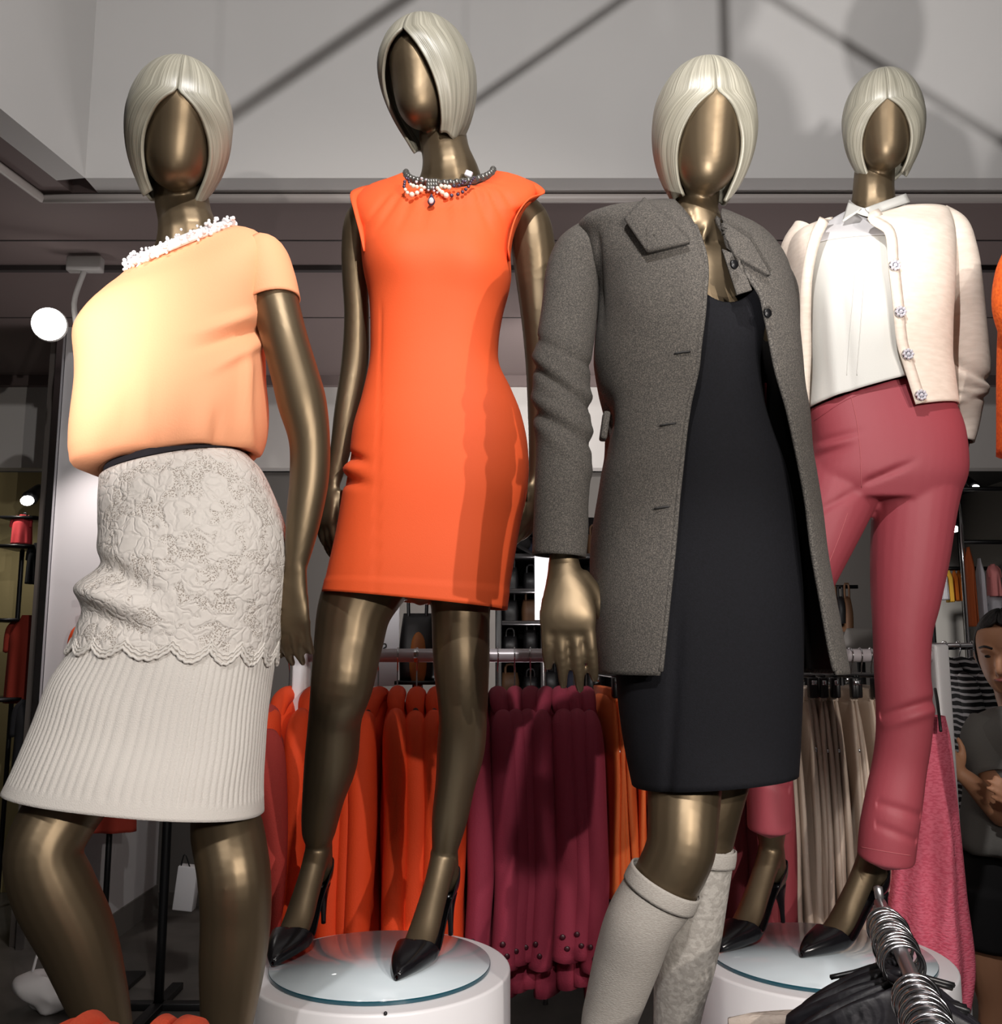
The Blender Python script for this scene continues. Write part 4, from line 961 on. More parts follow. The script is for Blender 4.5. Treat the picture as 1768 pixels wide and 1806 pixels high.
def secs(bm, rows, n=28, e=2.6):       # closed stack of superellipse sections (x, y, z, hx, hy)
    R = []
    for x, y, z, hx, hy in rows:
        R.append([bm.verts.new((x + hx * spow(math.cos(2 * PI * k / n), 2 / e), y + hy * spow(math.sin(2 * PI * k / n), 2 / e), z)) for k in range(n)])
    for A, B in zip(R, R[1:]):
        for k in range(n): bm.faces.new((A[k], A[(k + 1) % n], B[(k + 1) % n], B[k]))
    bm.faces.new(R[0]); bm.faces.new(R[-1])
def wavy(me, a, s, seed):              # hanging folds: shift sideways with height
    for v in me.vertices:
        k = min(1, max(0, (-v.co.z - .12) / .4)); v.co.x += a * k * noise.noise(Vector((v.co.y * s, v.co.z * s * .4, seed)))
        v.co.y += a * .6 * k * noise.noise(Vector((v.co.x * s * 2, v.co.z * s * .5, seed + 9)))
    return me
def make_jacket(name, m, label, group, seed, cat='jacket', ln=.80, btn=False):
    t = thing(name, label, cat, (0, 0, 0), group)
    b = bmesh.new(); secs(b, spl([(0, 0, -.075, .020, .05), (0, 0, -.10, .026, .10), (0, -.005, -.135, .034, .165), (0, -.005, -.19, .036, .20), (0, -.005, -.32, .034, .2), (0, 0, -.5, .032, .19), (0, 0, -.68, .036, .205), (0, 0, -ln, .04, .215)], 26))
    obj('jacket_body', wavy(mesh_of(b), .030, 5, seed), m, t)
    b = bmesh.new(); tube(b, [(.0, .075, -.085, .022, 1), (.002, .04, -.068, .024, 1), (0, -.02, -.066, .025, 1), (-.002, -.075, -.082, .025, 1), (0, -.105, -.11, .021, 1), (.004, -.12, -.15, .013, 1)], n=14, step=.01)
    obj('collar', mesh_of(b), m, t)
    for sy in (-1, 1):
        b = bmesh.new(); tube(b, [(.0, sy * .135, -.115, .020, 1.1), (.0, sy * .175, -.145, .032, 1.2), (.004, sy * .198, -.22, .036, 1.35), (.010, sy * .205, -.36, .035, 1.4), (.006, sy * .212, -.5, .034, 1.3), (-.004, sy * .222, -.62, .032, 1.25), (-.008, sy * .226, -.72, .0325, 1.2)], n=18, step=.015)
        s = obj('sleeve', wavy(mesh_of(b), .026, 5, seed + sy), m, t)
        if sy < 0 and btn:
            for k in range(2): obj('cuff_button', bmx(lambda q: sphere(q, Vector((-.012 + .010 * k, -.266, -.655 - .028 * k)), .007, (1, .4, 1), 8, 6)), M['jbutton'], s)
    return t
def make_hanger(w=.19, name='coat_hanger'):
    t = thing(name, 'x', 'hanger', (0, 0, 0))
    hk = [(0, .012 * 0 + .021 * math.cos(a), .0 + .021 * math.sin(a) + .0, .0022, 1) for a in [math.radians(v) for v in (-40, 0, 45, 90, 135, 180, 215)]]
    hk = [(x, y, z + .000, r, q) for x, y, z, r, q in hk] + [(0, -.006, -.030, .0022, 1), (0, 0, -.045, .0022, 1), (0, 0, -.115, .0022, 1)]
    obj('hook', mtube(hk, n=8, step=.004, flat=Vector((1, 0, 0))), M['chrome'], t, label='chrome hook')
    obj('shoulder_bar', mtube([(0, -w, -.18, .008, 1), (0, -w * .6, -.15, .009, 1), (0, -.02, -.115, .008, 1), (0, .02, -.115, .008, 1), (0, w * .6, -.15, .009, 1), (0, w, -.18, .008, 1)], n=10, step=.02, flat=Vector((1, 0, 0))), M['blackplastic'], t)
    return t
def make_clip_hanger():
    t = thing('clip_hanger', 'x', 'hanger', (0, 0, 0))
    hk = [(0, .021 * math.cos(a), .021 * math.sin(a), .0022, 1) for a in [math.radians(v) for v in (-40, 0, 45, 90, 135, 180, 215)]] + [(0, -.006, -.030, .0022, 1), (0, 0, -.05, .0022, 1)]
    obj('hook', mtube(hk, n=8, step=.004, flat=Vector((1, 0, 0))), M['chrome'], t, label='chrome hook')
    obj('clip_bar', mtube([(0, -.16, -.055, .005, 1), (0, .16, -.055, .005, 1)], n=8, step=.05, flat=Vector((0, 0, 1))), M['blackplastic'], t)
    for sy in (-1, 1):
        c = obj('clip', mbox((0, sy * .15, -.085), (.022, .03, .055), None, .004), M['blackplastic'], t)
        obj('clip_spring', mbox((0, sy * .15 - .016, -.072), (.012, .006, .012), None, .002), M['chrome'], c)
    return t
HZ = zr + .019 - .0188
ham = []
HG0 = make_hanger(); CH0 = make_clip_hanger(); fh = [True, True]
def hang_on(kind, x, rz, label, group, Y=YR, z=None):
    src = HG0 if kind == 0 else CH0
    z = HZ if z is None else z
    if fh[kind]:
        fh[kind] = False; src.location = (x, Y, z); src.rotation_euler = (0, 0, rz); src['label'] = label; src['group'] = group; LOC[src.name] = Vector((x, Y, z))
        return src
    o = dup(src, (x, Y, z), rz, label); o['group'] = group; return o
def run(maker, pxs, lab, group, kind, hlab, hgroup, rnd, rz=.14, sc=.05):
    r0 = None
    for i, px in enumerate(pxs):
        x = at(px, 1160, YR).x; a = rnd.uniform(-rz, rz); s = 1 + rnd.uniform(-sc, sc)
        lb = lab % ordinal(i)
        if r0 is None:
            zz = HZ - (.045 if kind == 0 else 0); r0 = maker(lb, group); r0.location = (x, YR, zz); r0.rotation_euler = (0, 0, a); LOC[r0.name] = Vector((x, YR, zz))
        else: dup(r0, (x, YR, zz), a, lb, (rnd.uniform(.92, 1.1), rnd.uniform(.95, 1.05), s))
        hang_on(kind, x, a, hlab % ordinal(i), hgroup)
rd = random.Random(4)
run(lambda l, g: make_jacket('wool_jacket', M['jorange'], l, g, 3), [512, 556, 596, 636, 668, 702, 736, 770, 802], 'bright orange wool jacket on the rail, %s from the left of the orange run', 'orange jackets on the rail', 0, 'black hanger with chrome hook holding the %s orange jacket from the left', 'hangers of the orange jackets', rd)
run(lambda l, g: make_jacket('wool_jacket', M['jberry'], l, g, 8, btn=True), [846, 878, 908, 936, 962, 988, 1012, 1034], 'dark berry wool jacket on the rail, %s from the left of the berry run', 'berry jackets on the rail', 0, 'black hanger with chrome hook holding the %s berry jacket from the left', 'hangers of the berry jackets', rd, .12, .04)
def make_trousers(name, m, l, g, seed, ln, cat='trousers', hx=.017, hy=.17):
    t = thing(name, l, cat, (0, 0, 0), g)
    for sx in (-1, 1):
        b = bmesh.new(); secs(b, spl([(sx * .004, 0, -.10, .006, hy - .02), (sx * .006, 0, -.16, .011, hy), (sx * .010, -.01, -.35, hx * .8, hy + .02), (sx * .014, -.01, -ln, hx, hy - .01)], 20), 20, 2.8)
        obj('trouser_leg', wavy(mesh_of(b), .03, 5, seed + sx), m, t)
    obj('waistband', mbox((0, 0, -.105), (.022, hy * 2 - .03, .035), None, .004), m, t)
    obj('waist_button', bmx(lambda q: sphere(q, Vector((.0, -hy - .012, -.25)), .005, (1, .5, 1), 8, 6)), M['chrome'], t)
    return t
run(lambda l, g: make_trousers('trousers', M['tan_orange'], l, g, 5, .63), [1068, 1096, 1124, 1146], 'light orange cotton trousers on the rail, %s from the berry jackets', 'orange trousers on the rail', 1, 'black clip hanger holding the %s orange trousers from the left', 'clip hangers of the orange trousers', rd, .1, .03)
run(lambda l, g: make_jacket('wool_jacket', M['wine'], l, g, 12, ln=.9), [1180, 1215, 1250, 1284, 1312, 1338], 'dark wine jacket hanging behind the knee socks, %s from the left', 'wine jackets on the rail', 0, 'black hanger of the %s wine jacket from the left', 'hangers of the wine jackets', rd, .1, .03)
run(lambda l, g: make_trousers('trousers', M['taupe'], l, g, 9, .78, hx=.015, hy=.15), [1372, 1392, 1412, 1430, 1448, 1464, 1482, 1500, 1518, 1536, 1554], 'taupe cotton trousers on black clips, %s from the left of the taupe run', 'taupe trousers on the rail', 1, 'black clip hanger holding the %s taupe trousers from the left', 'clip hangers of the taupe trousers', rd, .12, .03)
# coral cardigan at the left end, pink knit at the right end
x = at(492, 1160, YR).x
t = make_jacket('knit_cardigan', M['coralknit'], 'dull coral knit cardigan at the left end of the rail behind the lace skirt', None, 21, 'cardigan'); t.location = (x, YR - .10, HZ - .09); t.rotation_euler = (0, 0, .25); t.scale = (1.2, .9, 1)
LOC[t.name] = t.location.copy()
pk0 = at(1640, 1260, 2.62)
def make_pink(lb, hem):
    t = thing('knit_dress', lb, 'knit dress', (pk0.x, 2.64, pk0.z + .05))
    rows = []
    nr_, nc_ = 46, 90; P = []
    for i in range(nr_):
        v = i / (nr_ - 1); y = 1262 + (hem - 1262) * v
        xl = spl([(1622, 1262, 0), (1612, 1300, 0), (1590, 1420, 0), (1564, 1570, 0), (1556, 1780, 0)], 30); xr_ = spl([(1662, 1262, 0), (1672, 1300, 0), (1682, 1400, 0), (1695, 1560, 0), (1712, 1690, 0), (1700, 1780, 0)], 30)
        fx = lambda L_: next(((a[0] + (b[0] - a[0]) * (y - a[1]) / (b[1] - a[1] + 1e-9)) for a, b in zip(L_, L_[1:]) if a[1] <= y <= b[1]), L_[-1][0])
        A = at(fx(xl), y, 2.64); B = at(fx(xr_), y, 2.64); C = (A + B) / 2; U = (B - A) / 2; dep = .05 + .07 * smooth(0, .6, v); row = []
        for j in range(nc_):
            th = 2 * PI * j / nc_
            k = 1 + .10 * smooth(.1, .7, v) * math.sin(th * 9 + 1.2 * v) + .05 * smooth(.1, .5, v) * math.sin(th * 4 + 2)
            row.append(C + U * math.cos(th) * (1 + .2 * (k - 1)) + Vector((0, -dep * k * math.sin(th), 0)))
        P.append(row)
    obj('knit_body', solid(grid(P), .003, 0), M['pinkknit'], t)
    obj('hanger_strap', mtube([(*at(1650, 1215, 2.64), .004, 1), (*at(1655, 1245, 2.58), .004, 1), (*at(1660, 1290, 2.55), .004, 1)], n=8), M['blackplastic'], t)
    return t
make_pink('long salmon pink open knit dress hanging from the right end of the rail', 1765)

# ---------------------------------------------------------------- pieces at the far left
M['orangew'] = mat('orange_sweater', (235, 84, 30), 0.85, bump=.3, bscale=200)
c = at(150, 1056, 4.95)
hk = thing('wall_hook', 'small metal hook arm on the white column', 'hook', (c.x, 5.2, c.z))
obj('arm', mbox((c.x, 5.08, c.z), (.03, .28, .03), None, .004), M['steel'], hk); obj('end_cap', mbox((c.x - .0, 4.935, c.z), (.036, .02, .036), None, .004), M['blackplastic'], hk)
t = make_jacket('wool_jacket', M['orangew'], 'bright orange jacket on the column hook, half behind the lace skirt', None, 31)
t.location = (c.x + .06, 4.98, c.z); t.rotation_euler = (0, 0, .9); t.scale = (1.5, 1, 1.25); LOC[t.name] = t.location.copy()
M['redg'] = mat('red_garment', (196, 60, 66), 0.85)
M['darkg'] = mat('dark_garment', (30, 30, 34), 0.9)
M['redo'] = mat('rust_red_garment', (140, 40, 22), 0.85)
def simple_top(name, px0, px1, py0, py1, Y, m, label, cat, group=None, dep=.06, flare=1.0):
    """a top or dress hanging flat to the viewer with shoulders, straps of sleeve and soft folds"""
    A = at(px0, py0, Y); B = at(px1, py1, Y); C = (A + B) / 2; hw = abs(B.x - A.x) / 2; h = A.z - B.z
    t = thing(name, label, cat, (C.x, Y, A.z), group); P = []
    for i in range(24):
        v = i / 23; wd = hw * (.30 + .70 * smooth(0, .16, v)) * (.86 + .14 * flare * v); row = []
        for j in range(48):
            th = 2 * PI * j / 48; k = 1 + .16 * smooth(.2, .9, v) * math.sin(7 * th + px0)
            row.append(Vector((C.x + wd * math.cos(th), Y - dep * (.3 + .7 * smooth(0, .3, v)) * k * math.sin(th), A.z - h * v)))
        P.append(row)
    obj('body', solid(grid(P), .003, 0), m, t)
    for s in (-1, 1):
        obj('sleeve', mtube([(C.x + s * hw * .55, Y, A.z - h * .06, hw * .16, 1), (C.x + s * hw * .92, Y - .01, A.z - h * .16, hw * .2, 1), (C.x + s * hw * 1.0, Y - .02, A.z - h * .42, hw * .17, 1)], n=12), m, t)
    return t
simple_top('blouse', 24, 54, 908, 960, 5.9, M['redg'], 'small red top lit by the spotlight at far left', 'top')
simple_top('dress', 52, 72, 958, 1030, 5.8, M['darkg'], 'grey garment hanging below the red top at far left', 'garment')
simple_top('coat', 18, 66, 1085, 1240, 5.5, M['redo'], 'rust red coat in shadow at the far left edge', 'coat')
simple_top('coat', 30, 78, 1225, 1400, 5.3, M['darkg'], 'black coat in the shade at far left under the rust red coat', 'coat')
simple_top('blouse', 150, 240, 1330, 1466, 4.6, M['redo'], 'red garment hem peeking out under the lace skirt', 'garment')
gz = at(40, 904, 5.95); gs = thing('garment_stand', 'dim tall garment stand at far left holding the small red top', 'stand', (gz.x, 5.98, 0))
obj('pole', mtube([(gz.x, 5.98, 0, .014, 1), (gz.x, 5.98, gz.z, .014, 1)], n=10, step=.3), M['blackplastic'], gs)
for py, ya in ((910, 5.86), (960, 5.76), (1090, 5.46), (1232, 5.26)):
    a = at(45, py, ya); obj('arm', mbox(((a.x + gz.x) / 2, (ya + 5.98) / 2, a.z - .01), (.22, 5.98 - ya + .06, .016)), M['blackplastic'], gs)
a = at(195, 1333, 4.6); gs2 = thing('garment_stand', 'dark stand behind the lace skirt holding the red garment', 'stand', (a.x, 4.64, 0))
obj('pole', mtube([(a.x, 4.64, 0, .014, 1), (a.x, 4.64, a.z, .014, 1)], n=10, step=.3), M['blackplastic'], gs2); obj('arm', mbox((a.x, 4.61, a.z - .012), (.18, .08, .016)), M['blackplastic'], gs2); obj('base', mbox((a.x, 4.64, .01), (.3, .3, .02), None, .004), M['blackplastic'], gs2)
# white tag box, dark stand between the legs, white bag on floor, orange garment at the bottom edge
c = at(330, 1565, 4.3)
tb_ = thing('paper_bag', 'pale shopping bag beyond the legs under the lace skirt', 'bag', (c.x, 4.3, c.z - .09))
obj('bag_body', mbox(c, (.085, .06, .18), Matrix.Rotation(.1, 3, 'Y'), .004), M['white'], tb_); obj('handle', mtube([(c.x - .025, 4.28, c.z + .085, .003, 1), (c.x - .01, 4.28, c.z + .14, .003, 1), (c.x + .015, 4.28, c.z + .085, .003, 1)], n=6), M['blackplastic'], tb_)
fl = atz(300, 1700, 0)
st_ = thing('garment_stand', 'dark metal garment stand between the bronze legs at left', 'stand', (at(288, 1600, 4.35).x, 4.35, 0))
sx = at(288, 1600, 4.35).x
obj('pole', mtube([(sx, 4.35, .02, .02, 1), (sx, 4.35, 1.35, .02, 1)], n=12, step=.2), M['blackplastic'], st_)
obj('foot', mbox((sx, 4.35, .015), (.05, .5, .03), None, .004), M['blackplastic'], st_); obj('foot', mbox((sx, 4.35, .015), (.4, .05, .03), None, .004), M['blackplastic'], st_)
obj('arm', mbox((sx + .1, 4.35, 1.02), (.24, .03, .03), None, .004), M['steel'], st_); obj('arm', mbox((sx + .1, 4.35, .9), (.24, .03, .05), None, .004), M['blackplastic'], st_)
fb = atz(85, 1755, .06)
tb_ = thing('cloth_bag', 'crumpled white bag lying on the floor at lower left', 'bag', (fb.x, fb.y, 0))
b = bmesh.new(); bmesh.ops.create_icosphere(b, subdivisions=4, radius=1, matrix=Matrix.Translation((fb.x, fb.y, .09)) @ Matrix.Diagonal((.16, .12, .09, 1)))
for v in b.verts: v.co += Vector((1, 1, 1)) * .03 * noise.noise(v.co * 9); v.co.z = max(.004, v.co.z)
obj('bag_body', mesh_of(b), M['white'], tb_); obj('handle', mtube([(fb.x - .05, fb.y - .05, .17, .006, 1), (fb.x - .02, fb.y - .06, .25, .006, 1), (fb.x + .04, fb.y - .05, .17, .006, 1)], n=8), M['white'], tb_)
# orange folded tops lying below the first mannequin
M['foldorange'] = mat('orange_jersey', (240, 92, 58), 0.8, bump=.3, bscale=120)
def heap(px0, px1, py, Y, label):
    A = at(px0, py, Y); B = at(px1, py, Y); C = (A + B) / 2; hw = (B.x - A.x) / 2
    t = thing('folded_top', label, 'folded top', (C.x, Y, C.z - .22)); P = []
    for i in range(14):
        u = i / 13 * 2 - 1; row = []
        for j in range(30):
            th = PI * j / 29
            row.append(Vector((C.x + hw * u, Y - .14 * math.cos(th), C.z - .04 - .16 * (1 - math.sin(th) ** .6) + .04 * (1 - u * u) ** .5 - .012 + .012 * math.sin(u * 9 + px0) * math.sin(th))))
        P.append(row)
    obj('cloth', solid(grid(P, closed=False), .01), M['foldorange'], t)
    for dz in (.05, .09): obj('fold_edge', mtube([(C.x - hw * .96, Y - .135, C.z - .06 - dz, .012, 1), (C.x, Y - .15, C.z - .055 - dz, .014, 1), (C.x + hw * .96, Y - .135, C.z - .06 - dz, .012, 1)], n=8), M['foldorange'], t)
    sh_ = thing('display_stand', 'low dark stand %s' % ('carrying ' + label[13:]), 'stand', (C.x, Y, 0))
    obj('pole', mtube([(C.x, Y, .0, .03, 1), (C.x, Y, C.z - .235, .03, 1)], n=12, step=.2), M['blackplastic'], sh_); obj('top_plate', mbox((C.x, Y, C.z - .228), (hw * 1.8, .26, .012)), M['blackplastic'], sh_)
heap(70, 180, 1812, 1.25, 'coral orange folded top at the bottom left edge, left of the bronze shin')
heap(225, 362, 1814, 1.27, 'coral orange folded top at the bottom edge between the bronze shins')

# ---------------------------------------------------------------- shop fittings seen between the figures
M['paper'] = mat('white_paper', (236, 236, 242), 0.8)
M['leatherblack'] = mat('black_leather', (22, 21, 23), 0.45)
M['tanpanel'] = mat('tan_leather', (150, 88, 36), 0.6)
M['brownl'] = mat('brown_leather', (92, 62, 38), 0.6)
M['navyl'] = mat('navy_cloth', (22, 24, 44), 0.8)
c = at(672, 1135, 3.6)
sg = thing('price_sign', 'white price sign on a stem behind the rail, between the bronze thighs', 'sign', (c.x, 3.6, 0))
obj('card', mbox((c.x, 3.6, c.z), (.135, .01, .31), None, .002), M['paper'], sg); obj('stem', mtube([(c.x, 3.61, 0, .008, 1), (c.x, 3.61, c.z, .008, 1)], n=8, step=.3), M['steel'], sg); obj('base', mbox((c.x, 3.61, .01), (.2, .2, .02), None, .004), M['steel'], sg)
q = at(677, 1142, 3.59); nb_ = [(q.x - .006, 3.592, q.z + .012, .0025, 1), (q.x + .006, 3.592, q.z + .013, .0025, 1), (q.x + .008, 3.592, q.z + .002, .0025, 1), (q.x - .002, 3.592, q.z - .004, .0025, 1), (q.x + .004, 3.592, q.z - .014, .0025, 1)]
obj('printed_figure', mtube(nb_, n=6, step=.003), M['blackplastic'], sg)
def bag(name, px0, px1, py0, py1, Y, m, label, cat='handbag', panel=None, handle=True):
    A = at(px0, py0, Y); B = at(px1, py1, Y); C = (A + B) / 2; hw = (B.x - A.x) / 2; h = A.z - B.z
    t = thing(name, label, cat, (C.x, Y, B.z)); b = bmesh.new()
    secs(b, spl([(C.x, Y, B.z, hw * .95, .05), (C.x, Y, B.z + h * .5, hw, .055), (C.x, Y, B.z + h * .9, hw * .85, .035), (C.x, Y, A.z, hw * .8, .018)], 12), 24, 4)
    obj('bag_body', mesh_of(b), m, t)
    if handle: obj('handle', mtube([(C.x - hw * .5, Y - .02, A.z - .02, .006, 1), (C.x - hw * .4, Y - .02, A.z + h * .35, .006, 1), (C.x + hw * .4, Y - .02, A.z + h * .35, .006, 1), (C.x + hw * .5, Y - .02, A.z - .02, .006, 1)], n=8), m, t)
    if panel: obj('panel', bmx(lambda q: sphere(q, Vector((C.x + panel[2] * hw, Y - .05, C.z + panel[3] * h)), 1, (hw * panel[0], .012, h * panel[1]), 20, 12)), M['tanpanel'], t, label='tan oval panel')
    return t
bag('tote_bag', 706, 768, 1082, 1200, 3.3, M['leatherblack'], 'black tote with tan oval panel behind the rail between the bronze thighs', 'tote', (.5, .42, .1, -.2))
def stand(px, py, Y, w, label):
    c = at(px, py, Y); t = thing('display_stand', label, 'stand', (c.x, Y, 0))
    obj('pole', mtube([(c.x, Y, .0, .018, 1), (c.x, Y, c.z - .012, .018, 1)], n=12, step=.3), M['blackplastic'], t)
    obj('top_plate', mbox((c.x, Y, c.z - .006), (w, .16, .012)), M['blackplastic'], t); obj('base', mbox((c.x, Y, .01), (.3, .3, .02), None, .004), M['blackplastic'], t)
stand(737, 1200, 3.3, .14, 'slim dark stand under the black tote between the bronze thighs')
# accessory shelf beyond the coat sleeve
Ys = 4.6
s0 = at(880, 1010, Ys); s1 = at(1075, 1010, Ys); zt = at(950, 905, Ys).z
sf = thing('display_shelf', 'black shelf unit of bags and hats beyond the bronze hand', 'shelf', ((s0.x + s1.x) / 2, Ys, 0))
for x in (s0.x, s1.x): obj('upright', mbox((x, Ys, zt / 2), (.03, .3, zt), None, .004), M['blackplastic'], sf)
obj('back_panel', mbox(((s0.x + s1.x) / 2, Ys + .16, zt / 2), (s1.x - s0.x, .02, zt)), M['leatherblack'], sf)
lev = [at(950, y, Ys).z for y in (985, 1045, 1100, 1155, 1225, 1300)]
for z in lev: obj('shelf_board', mbox(((s0.x + s1.x) / 2, Ys, z), (s1.x - s0.x - .03, .3, .018)), M['steel'], sf)
kk = 0; rnd = random.Random(9)
names = ['topmost', 'second', 'third', 'fourth', 'fifth', 'lowest']
for i, y in enumerate((985, 1045, 1100, 1155, 1225)):
    for j, px in enumerate((900, 936, 972, 1010, 1048)):
        hgt = rnd.uniform(32, 46); wd = rnd.uniform(13, 17); m = M[rnd.choice(['leatherblack', 'leatherblack', 'navyl', 'brownl', 'leatherblack'])]
        nm = {'leatherblack': 'black', 'navyl': 'navy', 'brownl': 'brown'}[[k for k in ('leatherblack', 'navyl', 'brownl') if M[k] == m][0]]
        bag('handbag', px - wd, px + wd, y - hgt, y - 2.5, Ys - .03, m, '%s handbag, %s from the left on the %s board of the black shelf' % (nm, ordinal(j), names[i]))
# white poster, its light put in as glow, and plant-like twigs above the shelf
c = at(958, 1035, 4.4)
po = thing('poster_panel', 'white poster panel beyond the bronze hand, its brightness an added glow', 'panel', (c.x, 4.4, 0))
M['lit'] = mat('poster_glow_for_light', (250, 248, 250), 0.6, emis=.8)  # emission stands in for light falling on the poster
obj('panel_face', mbox(c, (.075, .02, .30)), M['lit'], po); obj('panel_post', mtube([(c.x, 4.41, 0, .012, 1), (c.x, 4.41, c.z, .012, 1)], n=8, step=.3), M['steel'], po)
M['hat'] = mat('dark_felt', (26, 23, 24), 0.9)
for px, py, nm in ((918, 958, 'left'), (932, 928, 'right'), (985, 905, 'hidden')):
    c = at(px, py, 4.5); c.z = max(c.z, zt) if False else c.z
    h = thing('felt_hat', {'left': 'dark felt hat on a peg, lower one left of the coat cuff', 'right': 'dark felt hat on a peg, upper one beside the coat cuff', 'hidden': 'dark felt hat above the shelf behind the tweed sleeve'}[nm], 'hat', tuple(c))
    obj('crown', bmx(lambda q: sphere(q, c, .05, (1, 1, .8), 16, 10)), M['hat'], h); b = bmesh.new(); bmesh.ops.create_cone(b, cap_ends=True, segments=28, radius1=.10, radius2=.085, depth=.012, matrix=Matrix.Translation(c - Vector((0, 0, .025))) @ Matrix.Rotation(.5, 4, 'Y')); obj('brim', mesh_of(b), M['hat'], h)
    obj('peg', mtube([(*(c - Vector((0, -.02, .0))), .006, 1), (c.x, c.y + .02, zt, .006, 1)], n=8, step=.05), M['blackplastic'], h)
# accessories behind the legs of the fourth figure
c = at(1472, 1035, 5.4)
ar = thing('accessory_rack', 'dark accessory rack seen between the burgundy legs', 'rack', (c.x, 5.4, 0))
obj('pole', mtube([(c.x, 5.4, 0, .015, 1), (c.x, 5.4, c.z, .015, 1)], n=10, step=.3), M['blackplastic'], ar); obj('arm', mbox((c.x + .03, 5.4, c.z), (.2, .02, .02)), M['blackplastic'], ar); obj('foot', mbox((c.x, 5.4, .01), (.4, .4, .02)), M['blackplastic'], ar)
for i, (px, ln, m, nm) in enumerate(((1458, 52, 'leatherblack', 'black'), (1470, 58, 'brownl', 'brown'), (1482, 48, 'leatherblack', 'black'), (1494, 62, 'brownl', 'brown'))):
    bag('handbag', px - 9, px + 9, 1052, 1052 + ln, 5.36 - .01 * i, M[m], '%s bag on the accessory rack between the burgundy legs, %s from the left' % (nm, ordinal(i)))
stand(1518, 1150, 4.2, .2, 'dark stand under the duffel seen between the burgundy legs')
bag('duffel_bag', 1490, 1545, 1108, 1150, 4.2, M['walldark'], 'dark rounded duffel beyond the rail between the burgundy legs', 'duffel', None, False)
stand(1428, 1162, 3.0, .12, 'dark stand under the wine red box bag behind the coat flap')
bag('storage_box', 1404, 1452, 1128, 1162, 3.0, M['wine'], 'wine red box bag behind the coat flap', 'bag', None, False)

# ---------------------------------------------------------------- far racks at the right
def stripes():
    m = bpy.data.materials.new('black_white_stripes'); m.use_nodes = True; nt = m.node_tree; b = nt.nodes['Principled BSDF']
    tc = nt.nodes.new('ShaderNodeTexCoord'); wv = nt.nodes.new('ShaderNodeTexWave'); wv.bands_direction = 'Z'; wv.inputs['Scale'].default_value = 13; wv.inputs['Distortion'].default_value = 3.5; wv.inputs['Detail'].default_value = 1
    r = nt.nodes.new('ShaderNodeValToRGB'); r.color_ramp.elements[0].position = .66; r.color_ramp.elements[1].position = .72
    r.color_ramp.elements[0].color = lin((14, 13, 18)) + (1,); r.color_ramp.elements[1].color = lin((196, 194, 196)) + (1,)
    nt.links.new(tc.outputs['Object'], wv.inputs['Vector']); nt.links.new(wv.outputs['Fac'], r.inputs[0]); nt.links.new(r.outputs[0], b.inputs['Base Color']); b.inputs['Roughness'].default_value = .85
    return m
M['stripe'] = stripes()
Yf = 3.9
z_f = at(1720, 1140, Yf).z
xa, xb = at(1640, 1140, Yf).x, at(1900, 1140, Yf).x
rk = thing('clothes_rack', 'dark rack of striped tops behind the white post at right', 'clothes rack', ((xa + xb) / 2, Yf, 0))
obj('rail', mtube([(xa, Yf, z_f, .014, 1), (xb, Yf, z_f, .014, 1)], n=12, step=.2, flat=Vector((0, 0, 1))), M['chrome'], rk)
for x in (xa, xb): obj('post', mtube([(x, Yf, 0, .016, 1), (x, Yf, z_f, .016, 1)], n=10, step=.3), M['blackplastic'], rk)
r0 = None
for i in range(10):
    x = xa + .06 + i * .056; lb = 'black and white striped top on the dark rack, %s from the left' % ordinal(i)
    if r0 is None:
        r0 = make_jacket('striped_top', M['stripe'], lb, 'striped tops on the dark rack', 41, 'top', .72); r0.location = (x, Yf, z_f); LOC[r0.name] = r0.location.copy()
    else: dup(r0, (x, Yf, z_f), rd.uniform(-.3, .3), lb)
    hang_on(0, x, rd.uniform(-.2, .2), 'hanger holding the %s striped top' % ordinal(i), 'hangers on the dark rack', Yf, z_f)
# far wall garments
M['yellow'] = mat('mustard_garment', (226, 176, 62), 0.8); M['amber'] = mat('amber_garment', (196, 104, 22), 0.8); M['rust'] = mat('rust_garment', (156, 72, 26), 0.8)
M['paleblue'] = mat('pale_garment', (190, 188, 194), 0.8); M['pink'] = mat('pink_top', (226, 140, 138), 0.8)
Yw = 8.6
z_w = at(1690, 1003, Yw).z; xw0 = at(1640, 1003, Yw).x; xw1 = at(1830, 1003, Yw).x
rw = thing('clothes_rack', 'far rack of mustard and amber jackets in the dim shop', 'clothes rack', ((xw0 + xw1) / 2, Yw, 0))
obj('rail', mtube([(xw0, Yw, z_w, .02, 1), (xw1, Yw, z_w, .02, 1)], n=10, step=.3, flat=Vector((0, 0, 1))), M['blackplastic'], rw)
for x in (xw0, xw1): obj('post', mtube([(x, Yw, 0, .02, 1), (x, Yw, z_w, .02, 1)], n=10, step=.3), M['blackplastic'], rw)
for a, b_, y0, y1, m, lb in ((1660, 1672, 1006, 1058, 'paleblue', 'pale jacket on the far rack, left of the mustard one'), (1669, 1682, 1006, 1062, 'yellow', 'mustard yellow jacket on the far rack'), (1680, 1690, 1006, 1060, 'amber', 'amber jacket on the far rack, beside the mustard one'), (1688, 1698, 1006, 1060, 'amber', 'amber jacket on the far rack, rightmost before the chrome pole')):
    simple_top('jacket', a, b_, y0, y1, Yw - .02, M[m], lb, 'jacket')
Yx = 6.6
x0 = at(1700, 1000, Yx).x; zt2 = at(1700, 862, Yx).z; zx = at(1730, 956, Yx).z; x1 = at(1850, 1000, Yx).x
rx = thing('clothes_rack', 'tall chrome rack at the right edge with rust dress and pink top', 'clothes rack', ((x0 + x1) / 2, Yx, 0))
